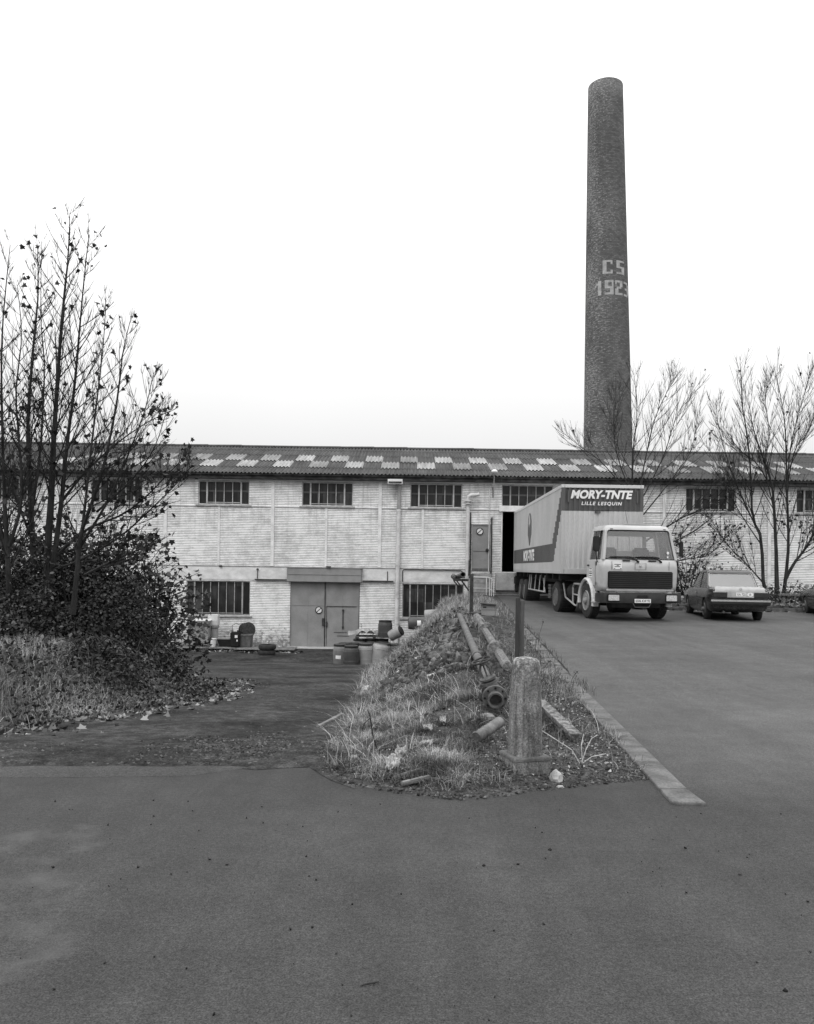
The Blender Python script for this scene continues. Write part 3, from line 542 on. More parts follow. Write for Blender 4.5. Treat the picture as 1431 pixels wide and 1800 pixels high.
# rain-water hopper + downpipe, vent pipe, cables, wall lamp, stub pipes
mb = MB(); mb.b2(-.94, -.26, 36.5, 36.9, 5.44, 5.66); mb.b2(-.9, -.3, 36.48, 36.5, 5.47, 5.55, 1); mb.build('rain_hopper', [M['trim_white'], M['fascia']], wh, world=True, bevel=.02)
mb = MB(); mb.tube([(-.4, 36.85, 5.44), (-.41, 36.87, 4.28)], .085, 12); mb.build('downpipe', M['pipe_grey'], wh, world=True, smooth=True)
mb = MB(); mb.tube([(-.42, 36.86, 4.28), (-.45, 36.87, -2.1)], .1, 12)
for z in (4.2, 3.3, 1.7, .2, -1.0): mb.lathe([(.12, 0), (.12, .09)], 12, 'Z', (-.43, 36.865, z))
mb.build('downpipe', M['pipe_white'], wh, world=True, smooth=True)
mb = MB(); mb.tube([(2.78, 36.86, 4.7), (2.78, 36.86, .3)], .085, 12); mb.lathe([(.17, 0), (.17, .05)], 12, 'Z', (2.78, 36.84, 4.7)); mb.lathe([(.15, 0), (.15, .05)], 12, 'Z', (2.78, 36.84, 4.58))
mb.build('vent_pipe', M['pipe_white'], wh, world=True, smooth=True)
mb = MB(); mb.tube([(2.78, 36.84, 4.74), (2.8, 36.8, 4.92), (2.92, 36.72, 5.0), (3.1, 36.7, 5.0), (3.28, 36.7, 5.04)], [.09, .09, .09, .09, .085], 10); mb.build('vent_elbow', M['pipe_white'], wh, world=True, smooth=True)
mb = MB()
for pts, r in (([(2.92, 36.95, 4.2), (2.93, 36.95, 1.2)], .03), ([(3.9, 36.95, 4.0), (3.9, 36.95, 1.1)], .035), ([(2.93, 36.95, 1.2), (2.5, 36.95, 1.2)], .02), ([(-.2, 36.93, .95), (-.2, 36.93, 1.46), (-.14, 36.93, 1.52), (2.5, 36.93, 1.5), (2.6, 36.93, 1.42)], .022), ([(3.93, 36.95, 5.4), (3.93, 36.9, 4.9)], .02)): mb.tube(pts, r, 6)
for x in (-6.9, -6.85): pass
mb.tube([(-6.93, 36.93, 1.42), (-6.93, 36.93, .99)], .02, 6); mb.lathe([(.05, 0), (.05, .06)], 8, 'Y', (-6.93, 36.9, 1.43)); mb.b2(-7.05, -5.58, 36.88, 36.97, .93, .985); mb.b2(-2.05, -.62, 36.88, 36.97, .93, .985); mb.tube([(-.9, 36.93, 1.42), (-.9, 36.93, .95)], .02, 6)
mb.b2(-8.7, -8.58, 36.9, 36.97, 1.52, 1.6); mb.b2(-3.72, -3.5, 36.6, 36.7, 1.55, 1.62); mb.build('wall_ironwork', M['steel_dark'], wh, world=True, smooth=True)
mb = MB(); mb.tube([(3.78, 36.94, 5.5), (3.78, 36.94, 4.45), (3.78, 36.94, 1.0)], .022, 6); mb.build('conduit', M['pipe_white'], wh, world=True)
# exterior lamp above the eave
lt = thing('wall_lamp', 'small white globe lamp on a thin arm above the eave gutter', 'lamp', (3.93, 36.5, 5.2))
mb = MB(); mb.tube([(3.93, 36.6, 4.9), (3.93, 36.5, 5.6), (3.93, 36.4, 5.88)], .025, 6); mb.build('arm', M['pipe_grey'], lt, world=True)
mb = MB(); mb.lathe([(0, -.12), (.07, -.11), (.13, -.04), (.15, .02), (.145, .04)], 16, 'Z', (3.93, 36.38, 6.0)); mb.build('shade', M['pipe_grey'], lt, world=True, smooth=True)
mb = MB(); mb.lathe([(.15, .04), (.14, .09), (.09, .14), (0, .155)], 16, 'Z', (3.93, 36.38, 6.0)); mb.build('globe', M['white_sign'], lt, world=True, smooth=True)
# round prohibition signs
for (px, py), lab, y in (((560.5, 1072.5), 'round white no-smoking style sign with dark ring on the big grey gate', 36.955), ((843.5, 934), 'round white prohibition sign with dark ring on the small upper door', 36.955)):
    p = at(px, py, y); t = thing('round_sign', lab, 'sign', p)
    mb = MB(); mb.lathe([(.17, 0), (.17, .012)], 32, 'Y'); mb.build('sign_plate', M['white_sign'], t)
    mb = MB(); mb.lathe([(.17, -.004), (.17, -.001), (.132, -.001), (.132, -.004), (.17, -.004)], 32, 'Y'); mb.box((0, -.0045, 0), (.27, .004, .034), 0, Matrix.Rotation(R_(-42), 3, 'Y')); mb.build('prohibition_mark', M['black'], t, fix=False)
    mb = MB(); mb.tube([(-.05, -.003, -.02), (.02, -.003, -.005)], .008, 5); mb.build('sign_symbol', M['steel_mid'], t)
# stair railing below the small door
rl = thing('stair_railing', 'white bent tube railing on the short stair under the small door', 'railing', (3.4, 36.2, .4))
mb = MB()
def arc(x0, x1, z): return [(x0, 36.2, z), (x1 - .28, 36.2, z), (x1 - .12, 36.2, z - .05), (x1, 36.2, z - .2), (x1 + .01, 36.2, .3)]
mb.tube(arc(2.95, 3.95, 1.22), .024, 8); mb.tube([(2.95, 36.2, .72), (3.75, 36.2, .72), (3.95, 36.1, .55)], .018, 6)
for x in (2.98, 3.62, 3.77, 3.86): mb.tube([(x, 36.2, 1.21), (x, 36.2, .3)], .02, 6)
mb.build('rail', M['trim_white'], rl, world=True, smooth=True)
mb = MB()
for k in range(5): mb.b2(3.0, 3.9, 36.35 + .1 * k, 36.9, .3 + .22 * k, .5 + .22 * k)
st = mb.build('stair', M['sill'], wh, world=True)
# chimney
CH = Vector((13.50, 53.0, -2.2)); ctop = Vector((12.74, 53.0, 33.75)); ch = thing('factory_chimney', 'tall tapering dark brick factory chimney with CS 1923 in pale brick', 'chimney', CH)
def cc(z): t = (z - CH.z) / (ctop.z - CH.z); return CH.lerp(ctop, t), 1.80 + (1.135 - 1.80) * t
me = bpy.data.meshes.new('shaft'); bm = bmesh.new(); uvl = bm.loops.layers.uv.new('UVMap'); N = 64; zl = list(np.linspace(CH.z, ctop.z, 30)); rg = []
for z in zl:
    c, r = cc(z); rg.append([bm.verts.new((c.x + r * math.sin(2 * math.pi * j / N) - CH.x, c.y - r * math.cos(2 * math.pi * j / N) - CH.y, z - CH.z)) for j in range(N)])
for i in range(len(zl) - 1):
    for j in range(N):
        f = bm.faces.new((rg[i][j], rg[i][(j + 1) % N], rg[i + 1][(j + 1) % N], rg[i + 1][j])); f.smooth = True
        for lp, (jj, ii) in zip(f.loops, ((j, i), (j + 1, i), (j + 1, i + 1), (j, i + 1))):
            a = jj - N if jj > N / 2 or (jj == N / 2 and j >= N / 2) else jj; lp[uvl].uv = (2 * math.pi * a / N * 1.5, zl[ii])
c, r = cc(ctop.z); inner = [bm.verts.new((c.x + .62 * r * math.sin(2 * math.pi * j / N) - CH.x, c.y - .62 * r * math.cos(2 * math.pi * j / N) - CH.y, ctop.z - CH.z)) for j in range(N)]
deep = [bm.verts.new((v.co.x, v.co.y, v.co.z - 4)) for v in inner]
for j in range(N): bm.faces.new((rg[-1][j], rg[-1][(j + 1) % N], inner[(j + 1) % N], inner[j])); bm.faces.new((inner[j], inner[(j + 1) % N], deep[(j + 1) % N], deep[j]))
bm.faces.new(deep[::-1]); bm.to_mesh(me); bm.free(); me.materials.append(M['chim']); o = bpy.data.objects.new('shaft', me); COL.objects.link(o); o.parent = ch
GL = {'C': ['.###.', '#...#', '#....', '#....', '#....', '#...#', '.###.'], 'S': ['#####', '#....', '#....', '#####', '....#', '....#', '#####'], '1': ['..##.', '.###.', '#.##.', '..##.', '..##.', '..##.', '..##.'],
      '9': ['#####', '##..#', '##..#', '#####', '...##', '...##', '#####'], '2': ['#####', '#..##', '...##', '.###.', '##...', '##...', '#####'], '3': ['####.', '...##', '...##', '.####', '...##', '...##', '####.']}
GL['C'] = ['#####', '##..#', '##...', '##...', '##...', '##..#', '#####']; GL['S'] = ['#####', '##...', '##...', '#####', '...##', '...##', '#####']
def chim_text(txt, a0, da, gap, ztop, h):
    for k, chh in enumerate(txt):
        mb = MB()
        for r_, row in enumerate(GL[chh]):
            for q, ch_ in enumerate(row):
                if ch_ != '#': continue
                for sub in range(2):
                    aa = a0 + k * (da + gap) + da * (q + sub * .5) / 5; ab = aa + da / 10; za = ztop - h * (r_ + 1) / 7; zb = ztop - h * r_ / 7; pts = []
                    for a, z in ((aa, za), (ab, za), (ab, zb), (aa, zb)):
                        c, r = cc(z); r += .012; pts.append((c.x + r * math.sin(a), c.y - r * math.cos(a), z))
                    mb.quad(*pts)
        mb.build('letter', M['chim_white'], ch, world=True, fix=False)
zt = lambda py: at(1070, py, 51.7).z
chim_text('CS', R_(-25), R_(26.5), R_(11), zt(457.5), zt(457.5) - zt(481.5)); chim_text('1923', R_(-47), R_(23), R_(4.5), zt(493), zt(493) - zt(518.5))
# ------------------------------------------------------------------ vehicles
def wheel(parent, name, c, r, w, rimm, side, rr=.58, dual=False):
    """tyre with a rim child; side = -1: outer face towards -x"""
    s = side; t = bpy.data.objects  # noqa
    mb = MB(); wd = w * (2.15 if dual else 1); e = wd / 2
    prof = [(r * rr, -e), (r * .8, -e), (r * .95, -e * .93), (r, -e * .72)] + [(r - .012 * (k % 2), -e * .72 + 2 * e * .72 * k / 8) for k in range(1, 8)] + [(r, e * .72), (r * .95, e * .93), (r * .8, e), (r * rr, e)]
    mb.lathe(prof + [(r * rr * .95, 0), (r * rr, -e)], 36, 'X')
    for k in range(36):      # tread blocks
        a = 2 * math.pi * k / 36; mb.box((0, r * math.cos(a), r * math.sin(a)), (e * 1.5, .03, .014), 0, Matrix.Rotation(a - math.pi / 2, 3, 'X'))
    o = mb.build(name, M['rubber'], parent, smooth=True); o.location = c
    mb = MB(); x = s * e; R0 = r * rr
    pr_ = [(R0, 0), (R0 * .95, .02), (R0 * .88, -.015), (R0 * .8, -.06), (R0 * .62, -.05), (R0 * .5, -.015), (R0 * .36, -.01), (R0 * .33, .05), (R0 * .2, .08), (0, .085)]
    if dual: pr_ = [(R0, 0), (R0 * .95, .02), (R0 * .85, -.05), (R0 * .75, -.16), (R0 * .5, -.17), (R0 * .4, -.08), (R0 * .3, -.06), (0, -.05)]
    mb.lathe([(a, x + s * b) for a, b in pr_], 32, 'X')
    for k in range(10): a = 2 * math.pi * k / 10; mb.lathe([(R0 * .05, 0), (R0 * .05, s * .03)], 6, 'X', (x + s * pr_[5][1], R0 * .44 * math.cos(a), R0 * .44 * math.sin(a)))
    for k in range(8):
        a = 2 * math.pi * (k + .5) / 8; mb.lathe([(R0 * .09, -.002), (R0 * .09, .004)], 8, 'X', (x + s * (pr_[3][1] + .012), R0 * .72 * math.cos(a), R0 * .72 * math.sin(a)), 1)
    mb.build('rim', [rimm, M['black']], o, smooth=True); return o
def rect_ring(w0, y0, w1, y1, r, z, n=5):     # rounded rectangle ring, front edge at y0 (half width w0) and rear at y1
    pts = []
    for cx_, cy_, a0 in ((-w0 + r, y0 + r, 180), (w0 - r, y0 + r, 270), (w1 - r * .5, y1 - r * .5, 0), (-w1 + r * .5, y1 - r * .5, 90)):
        q = r if cy_ < (y0 + y1) / 2 else r * .5
        for k in range(n): a = R_(a0 + 90 * k / (n - 1)); pts.append((cx_ + q * math.cos(a), cy_ + q * math.sin(a), z))
    return pts
# ---- lorry tractor unit: local front is -y, origin on the ground under the front axle
tr = thing('lorry_tractor', 'light grey flat-fronted lorry cab with black grille coupled to the white container trailer', 'lorry', (6.43, 23.56, .197), R_(6.6)); tr.scale = (1, 1, 1.035)
YF = -1.15; YB = .14
mb = MB()
low = [(1.10, YF + .02, .80), (1.115, YF, .95), (1.125, YF - .02, 1.35), (1.12, YF - .015, 1.46), (1.105, YF + .01, 1.66)]
mb.loft([rect_ring(w, y, w - .005, YB, .11, z) for w, y, z in low], cap=False)
top = [(.97, YF + .17, 2.47), (.955, YF + .19, 2.52), (.91, YF + .25, 2.585), (.78, YF + .40, 2.62), (.3, YF + .7, 2.63)]
mb.loft([rect_ring(w, y, w, YB - .02 - .5 * (w < .9) * (.9 - w), .11, z) for w, y, z in top], cap=True)
cab = mb.build('cab', M['cab'], tr, smooth=True)
cut = MB(); cut.lathe([(.66, -1.3), (.66, -.55)], 40, 'X', (0, 0, .5)); cut.lathe([(.66, .55), (.66, 1.3)], 40, 'X', (0, 0, .5)); co = cut.build('cutter', M['dark'], tr)
def cut_out(o, c):
    md = o.modifiers.new('cut', 'BOOLEAN'); md.operation = 'DIFFERENCE'; md.object = c; md.solver = 'EXACT'
    dg = bpy.context.evaluated_depsgraph_get(); dg.update(); me = bpy.data.meshes.new_from_object(o.evaluated_get(dg)); o.modifiers.clear(); old = o.data; o.data = me; me.name = old.name
    bpy.data.objects.remove(c)
cut_out(cab, co)
cab_s = cab.modifiers.new('thick', 'SOLIDIFY'); cab_s.thickness = .035; cab_s.offset = -1
# pillars between belt and roof
mb = MB(); zb, zt_ = 1.655, 2.475
def pillar(b, t, w0, d0, w1, d1):
    mb.loft([[(b[0] - w0, b[1] - d0, zb), (b[0] + w0, b[1] - d0, zb), (b[0] + w0, b[1] + d0, zb), (b[0] - w0, b[1] + d0, zb)], [(t[0] - w1, t[1] - d1, zt_), (t[0] + w1, t[1] - d1, zt_), (t[0] + w1, t[1] + d1, zt_), (t[0] - w1, t[1] + d1, zt_)]])
for s in (-1, 1):
    pillar((s * 1.06, YF + .09), (s * .93, YF + .25), .045, .085, .04, .08)
    pillar((s * 1.08, YF + .52), (s * .955, YF + .55), .018, .018, .018, .018)
    pillar((s * 1.07, YB - .09), (s * .945, YB - .09), .03, .085, .025, .085)
for x in (-.62, -.18, .18, .62): pillar((x * 1.08, YB - .03), (x, YB - .05), .06 if abs(x) > .3 else .0, .02, .06 if abs(x) > .3 else .0, .02)
mb.b2(-1.05, 1.05, YB - .05, YB - .01, 1.66, 1.93); mb.b2(-.93, .93, YB - .07, YB - .02, 2.34, 2.475); mb.build('cab_pillar', M['cab'], tr, smooth=True, bevel=.012)
# door seams, belt line, access panel
dr = MB(); dr.b2(-1.135, -1.128, YF + .5, YB - .12, .95, 1.64); o = dr.build('door', M['cab'], tr)
for s in (-1, 1):
    if s == 1: dr = MB(); dr.b2(1.128, 1.135, YF + .5, YB - .12, .95, 1.64); o = dr.build('door', M['cab'], tr)
    h = MB(); h.rbox((s * 1.145, YB - .24, 1.5), (.03, .16, .045), .012); h.build('handle', M['black'], o)
    if s == -1:
        h = MB(); h.b2(-1.139, -1.1355, YF + .72, YF + .98, 1.30, 1.42); h.b2(-1.139, -1.1355, YF + .72, YF + .99, 1.17, 1.26); h.build('sticker', M['plate'], o)
        h = MB()
        for z in (1.40, 1.275, 1.335, 1.215): h.b2(-1.1415, -1.1395, YF + .75, YF + .95, z - .012, z + .012)
        h.build('sticker_print', M['black'], o)
mb = MB()
for x in (-.84, .84): mb.b2(x - .004, x + .004, YF - .03, YF - .02, 1.38, 1.62)
mb.b2(-.16, .16, YF - .034, YF - .026, 1.395, 1.400); mb.b2(-.16, .16, YF - .03, YF - .022, 1.575, 1.580); mb.b2(-.163, -.158, YF - .034, YF - .022, 1.4, 1.575); mb.b2(.158, .163, YF - .034, YF - .022, 1.4, 1.575); mb.build('panel_seam', M['rim_dark'], tr)
mb = MB(); mb.lathe([(.035, 0), (.035, -.02), (0, -.022)], 16, 'Y', (0, YF - .02, 1.5)); mb.build('badge', M['chrome'], tr)
mb = MB(); mb.lathe([(.06, 0), (.053, 0), (.053, -.01), (.06, -.01), (.06, 0)], 20, 'Y', (0, YF - .045, 1.1))
for k in range(3): mb.box((0, YF - .05, 1.1), (.008, .008, .11), 0, Matrix.Rotation(R_(120 * k), 3, 'Y'))
# grille
mb = MB(); mb.rbox((0, YF - .025, 1.115), (1.9, .05, .46), .03, 0)
g = mb.build('grille', M['black'], tr)
mb = MB()
for k in range(8): mb.box((0, YF - .056, .925 + .053 * k), (1.82, .02, .012), 0, Matrix.Rotation(R_(-20), 3, 'X'))
mb.build('grille_slat', M['plastic'], g)
mb = MB(); mb.rbox((0, YF - .01, .835), (1.98, .04, .06), .015); mb.b2(-.75, .75, YF - .036, YF - .031, .80, .812); mb.build('lower_panel', M['cab'], tr)
mb = MB()
for x in (-.38, .38): mb.rbox((x - .03, YF - .005, 1.635), (.24, .03, .035), .012)
mb.build('air_vent', M['black'], tr)
mb = MB(); mb.b2(-.8, -.545, YF - .034, YF - .030, 1.40, 1.57); o = mb.build('sticker', M['plate'], tr); mb = MB()
for z, a, b in ((1.42, -.78, -.74), (1.42, -.6, -.56), (1.47, -.76, -.6), (1.5, -.7, -.64), (1.53, -.77, -.58)): mb.b2(a, b, YF - .037, YF - .0345, z - .009, z + .009)
mb.build('sticker_print', M['steel_mid'], o)
# glass
def pane(name, pts, m, parent, th=(0, .006, 0)): mb = MB(); mb.poly(pts, th); return mb.build(name, m, parent)
def shrink(p4, k): c = sum((Vector(p) for p in p4), Vector()) / 4; return [c + (Vector(p) - c) * k for p in p4]
ws = [(-1.03, YF + .045, 1.665), (1.03, YF + .045, 1.665), (.905, YF + .2, 2.468), (-.905, YF + .2, 2.468)]
w = pane('windscreen', ws, M['glass'], tr)
mb = MB(); ring = [Vector(p) + Vector((0, -.012, 0)) for p in ws]
def rounded(p4, r=.09, n=5):
    out = []
    for i in range(4):
        p, a, b = Vector(p4[i]), Vector(p4[i - 1]), Vector(p4[(i + 1) % 4]); u, v = (a - p).normalized() * r, (b - p).normalized() * r
        for k in range(n): t = k / (n - 1); out.append(p + u * (1 - t) ** 2 + v * t ** 2)
    return out
rr_ = rounded(ring); mb.tube(rr_ + [rr_[0]], .022, 6); mb.build('seal', M['black'], w, smooth=True)
for s in (-1, 1):
    pane('side_window', [(s * 1.075, YF + .54, 1.665), (s * 1.075, YB - .18, 1.665), (s * .95, YB - .18, 2.46), (s * .95, YF + .57, 2.46)], M['glass'], tr, (s * .005, 0, 0))
    o = pane('quarter_window', [(s * 1.075, YF + .19, 1.665), (s * 1.075, YF + .5, 1.665), (s * .95, YF + .53, 2.46), (s * .95, YF + .34, 2.46)], M['glass'], tr, (s * .005, 0, 0))
    mb = MB(); fr = [(s * 1.09, YF + .17, 1.5), (s * 1.10, YF + .40, 1.5), (s * .97, YF + .52, 2.45), (s * .965, YF + .32, 2.45)]; r4 = rounded(fr, .07); mb.tube(r4 + [r4[0]], .016, 6); mb.build('seal', M['black'], o)
for x0, x1 in ((-.56, .56), (-.98, -.70), (.70, .98)): pane('rear_window', [(x0, YB - .035, 1.94), (x1, YB - .035, 1.94), (x1 * .97, YB - .05, 2.335), (x0 * .97, YB - .05, 2.335)], M['glass'], tr)
mb = MB(); mb.b2(-1.0, 1.0, YF + .12, YF + .5, 1.5, 1.64); mb.build('dashboard', M['seat'], tr, bevel=.04)
mb = MB(); mb.lathe([(.23 + .018 * math.cos(a), .018 * math.sin(a)) for a in np.linspace(0, 2 * math.pi, 9)], 24, 'Z', (.48, YF + .62, 1.72), rot=Matrix.Rotation(R_(25), 3, 'X')); mb.box((.48, YF + .62, 1.72), (.42, .04, .02), 0, Matrix.Rotation(R_(25), 3, 'X')); mb.tube([(.48, YF + .62, 1.72), (.48, YF + .45, 1.4)], .03); mb.build('steering_wheel', M['black'], tr, smooth=True)
for x in (-.5, .5):
    mb = MB(); mb.rbox((x, -.22, 1.35), (.5, .42, .16), .05); mb.rbox((x, -.02, 1.72), (.48, .14, .6), .05, 0, Matrix.Rotation(R_(-8), 3, 'X')); mb.build('seat', M['seat'], tr, smooth=True)
mb = MB(); mb.b2(-1.05, 1.05, YF + .1, YB - .05, 1.02, 1.06); mb.build('cab_floor', M['chassis'], tr)
mb = MB(); mb.lathe([(.04, 0), (.04, -.004)], 16, 'Y', (.83, YF + .05, 1.86)); mb.b2(.8, .84, YF + .035, YF + .038, 1.72, 1.77); mb.build('screen_sticker', M['plate'], tr)
# wipers
for x0, x1, x2 in ((-.05, -.32, -.88), (.62, .42, -.14)):
    mb = MB(); mb.tube([(x0, YF - .01, 1.60), (x0 - .06, YF - .03, 1.64), (x1, YF + .0, 1.735)], [.03, .02, .014], 6); mb.tube([(x1 + .14, YF - .005, 1.72), (x1, YF + .0, 1.742), (x2, YF + .005, 1.738)], .013, 5); mb.tube([(x2 + .02, YF + .012, 1.725), (x1 + .16, YF + .005, 1.705)], .01, 5); mb.build('wiper', M['black'], tr)
# roof hatch, marker lamps, aerial
mb = MB(); mb.rbox((.05, -.45, 2.645), (.66, .6, .05), .02); mb.build('roof_hatch', M['cab'], tr)
for x in (-.78, .78): mb = MB(); mb.rbox((x, YF + .2, 2.50), (.1, .05, .03), .01); mb.build('marker_lamp', M['steel_dark'], tr)
mb = MB(); mb.tube([(.1, .05, 2.6), (.09, .05, 2.75), (.02, .06, 3.1)], .006, 5); mb.build('aerial', M['black'], tr)
# mirrors
for s in (-1, 1):
    x = s * 1.27; mb = MB(); mb.rbox((x - s * .02, YF + .1, 2.08 - .1 * (s > 0)), (.2 if s < 0 else .12, .06, .42), .025); mi = mb.build('mirror', M['plastic'], tr, smooth=True)
    mb = MB()
    if s < 0: mb.tube([(-1.08, YF + .45, 1.58), (-1.16, YF + .3, 1.64), (x + .03, YF + .14, 1.85), (x, YF + .13, 2.2), (x + .04, YF + .16, 2.4), (-1.0, YF + .35, 2.45)], .014, 6); mb.rbox((-1.115, YF + .45, 1.55), (.03, .05, .12), .01)
    else: mb.tube([(1.0, YF + .3, 2.4), (1.15, YF + .22, 2.42), (x - .03, YF + .14, 2.36), (x, YF + .13, 1.9), (1.14, YF + .2, 1.84)], .014, 6)
    mb.build('mirror_arm', M['black'], mi)
# bumper, lamps, plate
mb = MB(); rgs = []
for x, y, hh in ((-1.19, YF + .3, .11), (-1.19, YF - .06, .13), (-1.10, YF - .17, .135), (-.55, YF - .2, .135), (-.5, YF - .185, .135), (.5, YF - .185, .135), (.55, YF - .2, .135), (1.10, YF - .17, .135), (1.19, YF - .06, .13), (1.19, YF + .3, .11)):
    z = .625; rgs.append([(x, y, z - hh), (x, y, z + hh * .8), (x, y + .02, z + hh), (x * .97, y + .12, z + hh), (x * .97, y + .12, z - hh)])
mb.loft(rgs); bp = mb.build('bumper', M['plastic'], tr, smooth=True)
mb = MB(); mb.loft([[(x, y, .772), (x, y, .79), (x * .98, y + .03, .79), (x * .98, y + .03, .772)] for x, y in ((-1.19, YF - .05), (-1.1, YF - .16), (-.5, YF - .175), (.5, YF - .175), (1.1, YF - .16), (1.19, YF - .05))]); mb.build('trim_strip', M['rim'], bp)
for s in (-1, 1):
    mb = MB(); mb.rbox((s * .84, YF - .2, .63), (.36, .03, .2), .02, 1); mb.rbox((s * .84, YF - .222, .63), (.31, .02, .155), .02, 0); mb.build('headlight', [M['lens'], M['black']], bp, smooth=True)
mb = MB(); mb.rbox((0, YF - .2, .66), (.3, .03, .09), .01); mb.build('bumper_step', M['black'], bp)
mb = MB(); mb.b2(-.235, .235, YF - .215, YF - .205, .50, .605); pl = mb.build('number_plate', M['plate'], bp)
lettering('plate_lettering', '6506 KW 92', .42, .07, lambda a, b: (a, YF - .217, .553 + b), M['black'], pl, bold=.02)
mb = MB(); mb.tube([(-.27, YF - .16, .5), (-.2, YF - .16, .38), (.2, YF - .16, .38), (.27, YF - .16, .5)], .012, 6); mb.build('tow_frame', M['rim_dark'], bp)
# wheel arches, wheels, chassis
for s in (-1, 1):
    mb = MB(); rs = []
    for k in range(15):
        a = R_(-8 + 200 * k / 14); y, z = .66 * math.cos(a), .5 + .66 * math.sin(a); y2, z2 = .56 * math.cos(a), .5 + .56 * math.sin(a)
        if k == 0: pass
        rs.append([(s * 1.02, y, z), (s * 1.17, y, z), (s * 1.21, (y + y2) / 2, (z + z2) / 2), (s * 1.17, y2, z2), (s * 1.02, y2, z2)])
    mb.loft(rs); mb.rbox((s * 1.12, -.7, .5), (.18, .3, .07), .02); mb.build('mudguard', M['cab_pale'], tr, smooth=True)
    mb = MB(); mb.b2(s * .75, s * 1.15, .6, .62, .25, .72); mb.build('mud_flap', M['rim_dark'], tr)
    wheel(tr, 'wheel', (s * 1.02, 0, .5), .5, .28, M['rim'], s)
    wheel(tr, 'wheel', (s * .93, 2.75, .5), .5, .28, M['rim_dark'], s, dual=True)
    mb = MB(); mb.tube([(s * 1.16, .66, .55), (s * 1.16, .8, .32), (s * 1.16, 1.0, .32), (s * 1.16, 1.9, .52), (s * 1.16, 2.15, .95)], .028, 8); mb.tube([(s * 1.12, .72, .95), (s * 1.12, 1.2, .95), (s * 1.12, 1.3, .85), (s * 1.12, 1.3, .35)], .03, 8); mb.tube([(s * 1.12, .8, .62), (s * 1.12, 1.25, .64)], .022, 6); mb.build('side_rail', M['guard'], tr, smooth=True)
    mb = MB(); mb.lathe([(.26, 0), (.3, .03), (.3, .8), (.26, .83)], 20, 'Y', (s * .82, 1.15, .68)); mb.build('fuel_tank', M['chassis'], tr, smooth=True)
mb = MB(); mb.b2(-.45, -.35, -.9, 3.4, .7, .92); mb.b2(.35, .45, -.9, 3.4, .7, .92); mb.b2(-.5, .5, -.6, .7, .45, 1.0); mb.tube([(-1, 0, .5), (1, 0, .5)], .07); mb.tube([(-.9, 2.75, .5), (.9, 2.75, .5)], .1); mb.lathe([(.22, -.2), (.25, 0), (.22, .2)], 14, 'X', (0, 2.75, .5)); mb.b2(-.6, .6, 1.7, 2.6, .95, 1.12); mb.b2(-.7, .7, -.95, -.6, .35, .5); mb.build('chassis', M['chassis'], tr)
# ---- container semi-trailer
tl = thing('container_trailer', 'corrugated grey container on a semi-trailer backed up to the loading bay', 'semi-trailer', (5.97, 24.42, .2), R_(-.76))
W, L, ZB, ZT = 1.25, 12.1, 1.285, 4.03; HH = ZT - ZB
# side walls: corrugated, painted band and diagonal stripe
def side(s):
    mb = MB(); p = .068; yv_ = []; y = .1; k = 0
    while y < L - .1:
        for dx, d in ((0, .034), (.03, .012), (.03, .034), (0, .012)): yv_.append((y, dx)); y += d * 1.25
    def zs(y):
        f0, f1 = .135, .355
        if s > 0: return [(0, HH)], 1
        cuts = [0]; cols = []
        if y <= 1.7:   # diagonal
            top = .355 + (.95 - .355) * (1.7 - y) / 1.6; bot = .139 if y > 1.38 else .139 + (.70 - .139) * (1.38 - y) / 1.3
        else: top, bot = f1, f0
        return (bot * HH, min(top, .99) * HH)
    for (ya, xa), (yb, xb) in zip(yv_, yv_[1:]):
        if s < 0: lo, hi = zs(round((ya + yb) / 2 / .17) * .17)
        else: lo, hi = HH * .135, HH * .355
        for z0, z1, mi in ((.12, lo, 0), (lo, hi, 1), (hi, HH - .1, 0)):
            if z1 <= z0: continue
            mb.quad((s * (W - xa), ya, ZB + z0), (s * (W - xb), yb, ZB + z0), (s * (W - xb), yb, ZB + z1), (s * (W - xa), ya, ZB + z1), mi)
    return mb.build('side_panel', [M['cont'], M['cont_dark']], tl, fix=False)
sp = side(-1); sp2 = side(1)
mb = MB(); xs_ = []; x = -W + .09; k = 0
while x < W - .09:
    for dy, d in ((0, .085), (.04, .02), (.04, .03), (0, .02)): xs_.append((x, dy)); x += d
xs_ = [(a, b) for a, b in xs_ if a < W - .09] + [(W - .09, 0)]
for (xa, ya), (xb, yb) in zip(xs_, xs_[1:]):
    for z0, z1, mi in ((.16, HH * .705, 0), (HH * .705, HH - .1, 1)): mb.quad((xa, ya + .012, ZB + z0), (xb, yb + .012, ZB + z0), (xb, yb + .012, ZB + z1), (xa, ya + .012, ZB + z1), mi)
fp = mb.build('front_panel', [M['cont_front'], M['cont_dark']], tl, fix=False)
mb = MB()
for sx_ in (-1, 1):
    for yy in (.05, L - .05):
        mb.b2(sx_ * W, sx_ * (W - .1), yy - .05, yy + .05, ZB + .121, ZB + (HH * .705 if yy < 1 else HH - .1), 0)
        if yy < 1: mb.b2(sx_ * W, sx_ * (W - .1), yy - .05, yy + .05, ZB + HH * .705, ZT - .1, 1)
    mb.b2(sx_ * (W - .09), sx_ * W, 0, L, ZB, ZB + .12, 0); mb.b2(sx_ * (W - .08), sx_ * (W + .006), -.006, L, ZT - .1, ZT, 2)
mb.b2(-W + .1, W - .1, 0, .08, ZB, ZB + .158, 0); mb.b2(-W + .09, W - .09, -.004, .09, ZT - .1, ZT - .002, 2); mb.b2(-W + .1, W - .1, L - .09, L, ZB, ZB + .15); mb.b2(-W + .1, W - .1, L - .09, L, ZT - .15, ZT - .01)
mb.build('container_frame', [M['cont'], M['cont_dark'], M['cab_pale']], tl, bevel=.008)
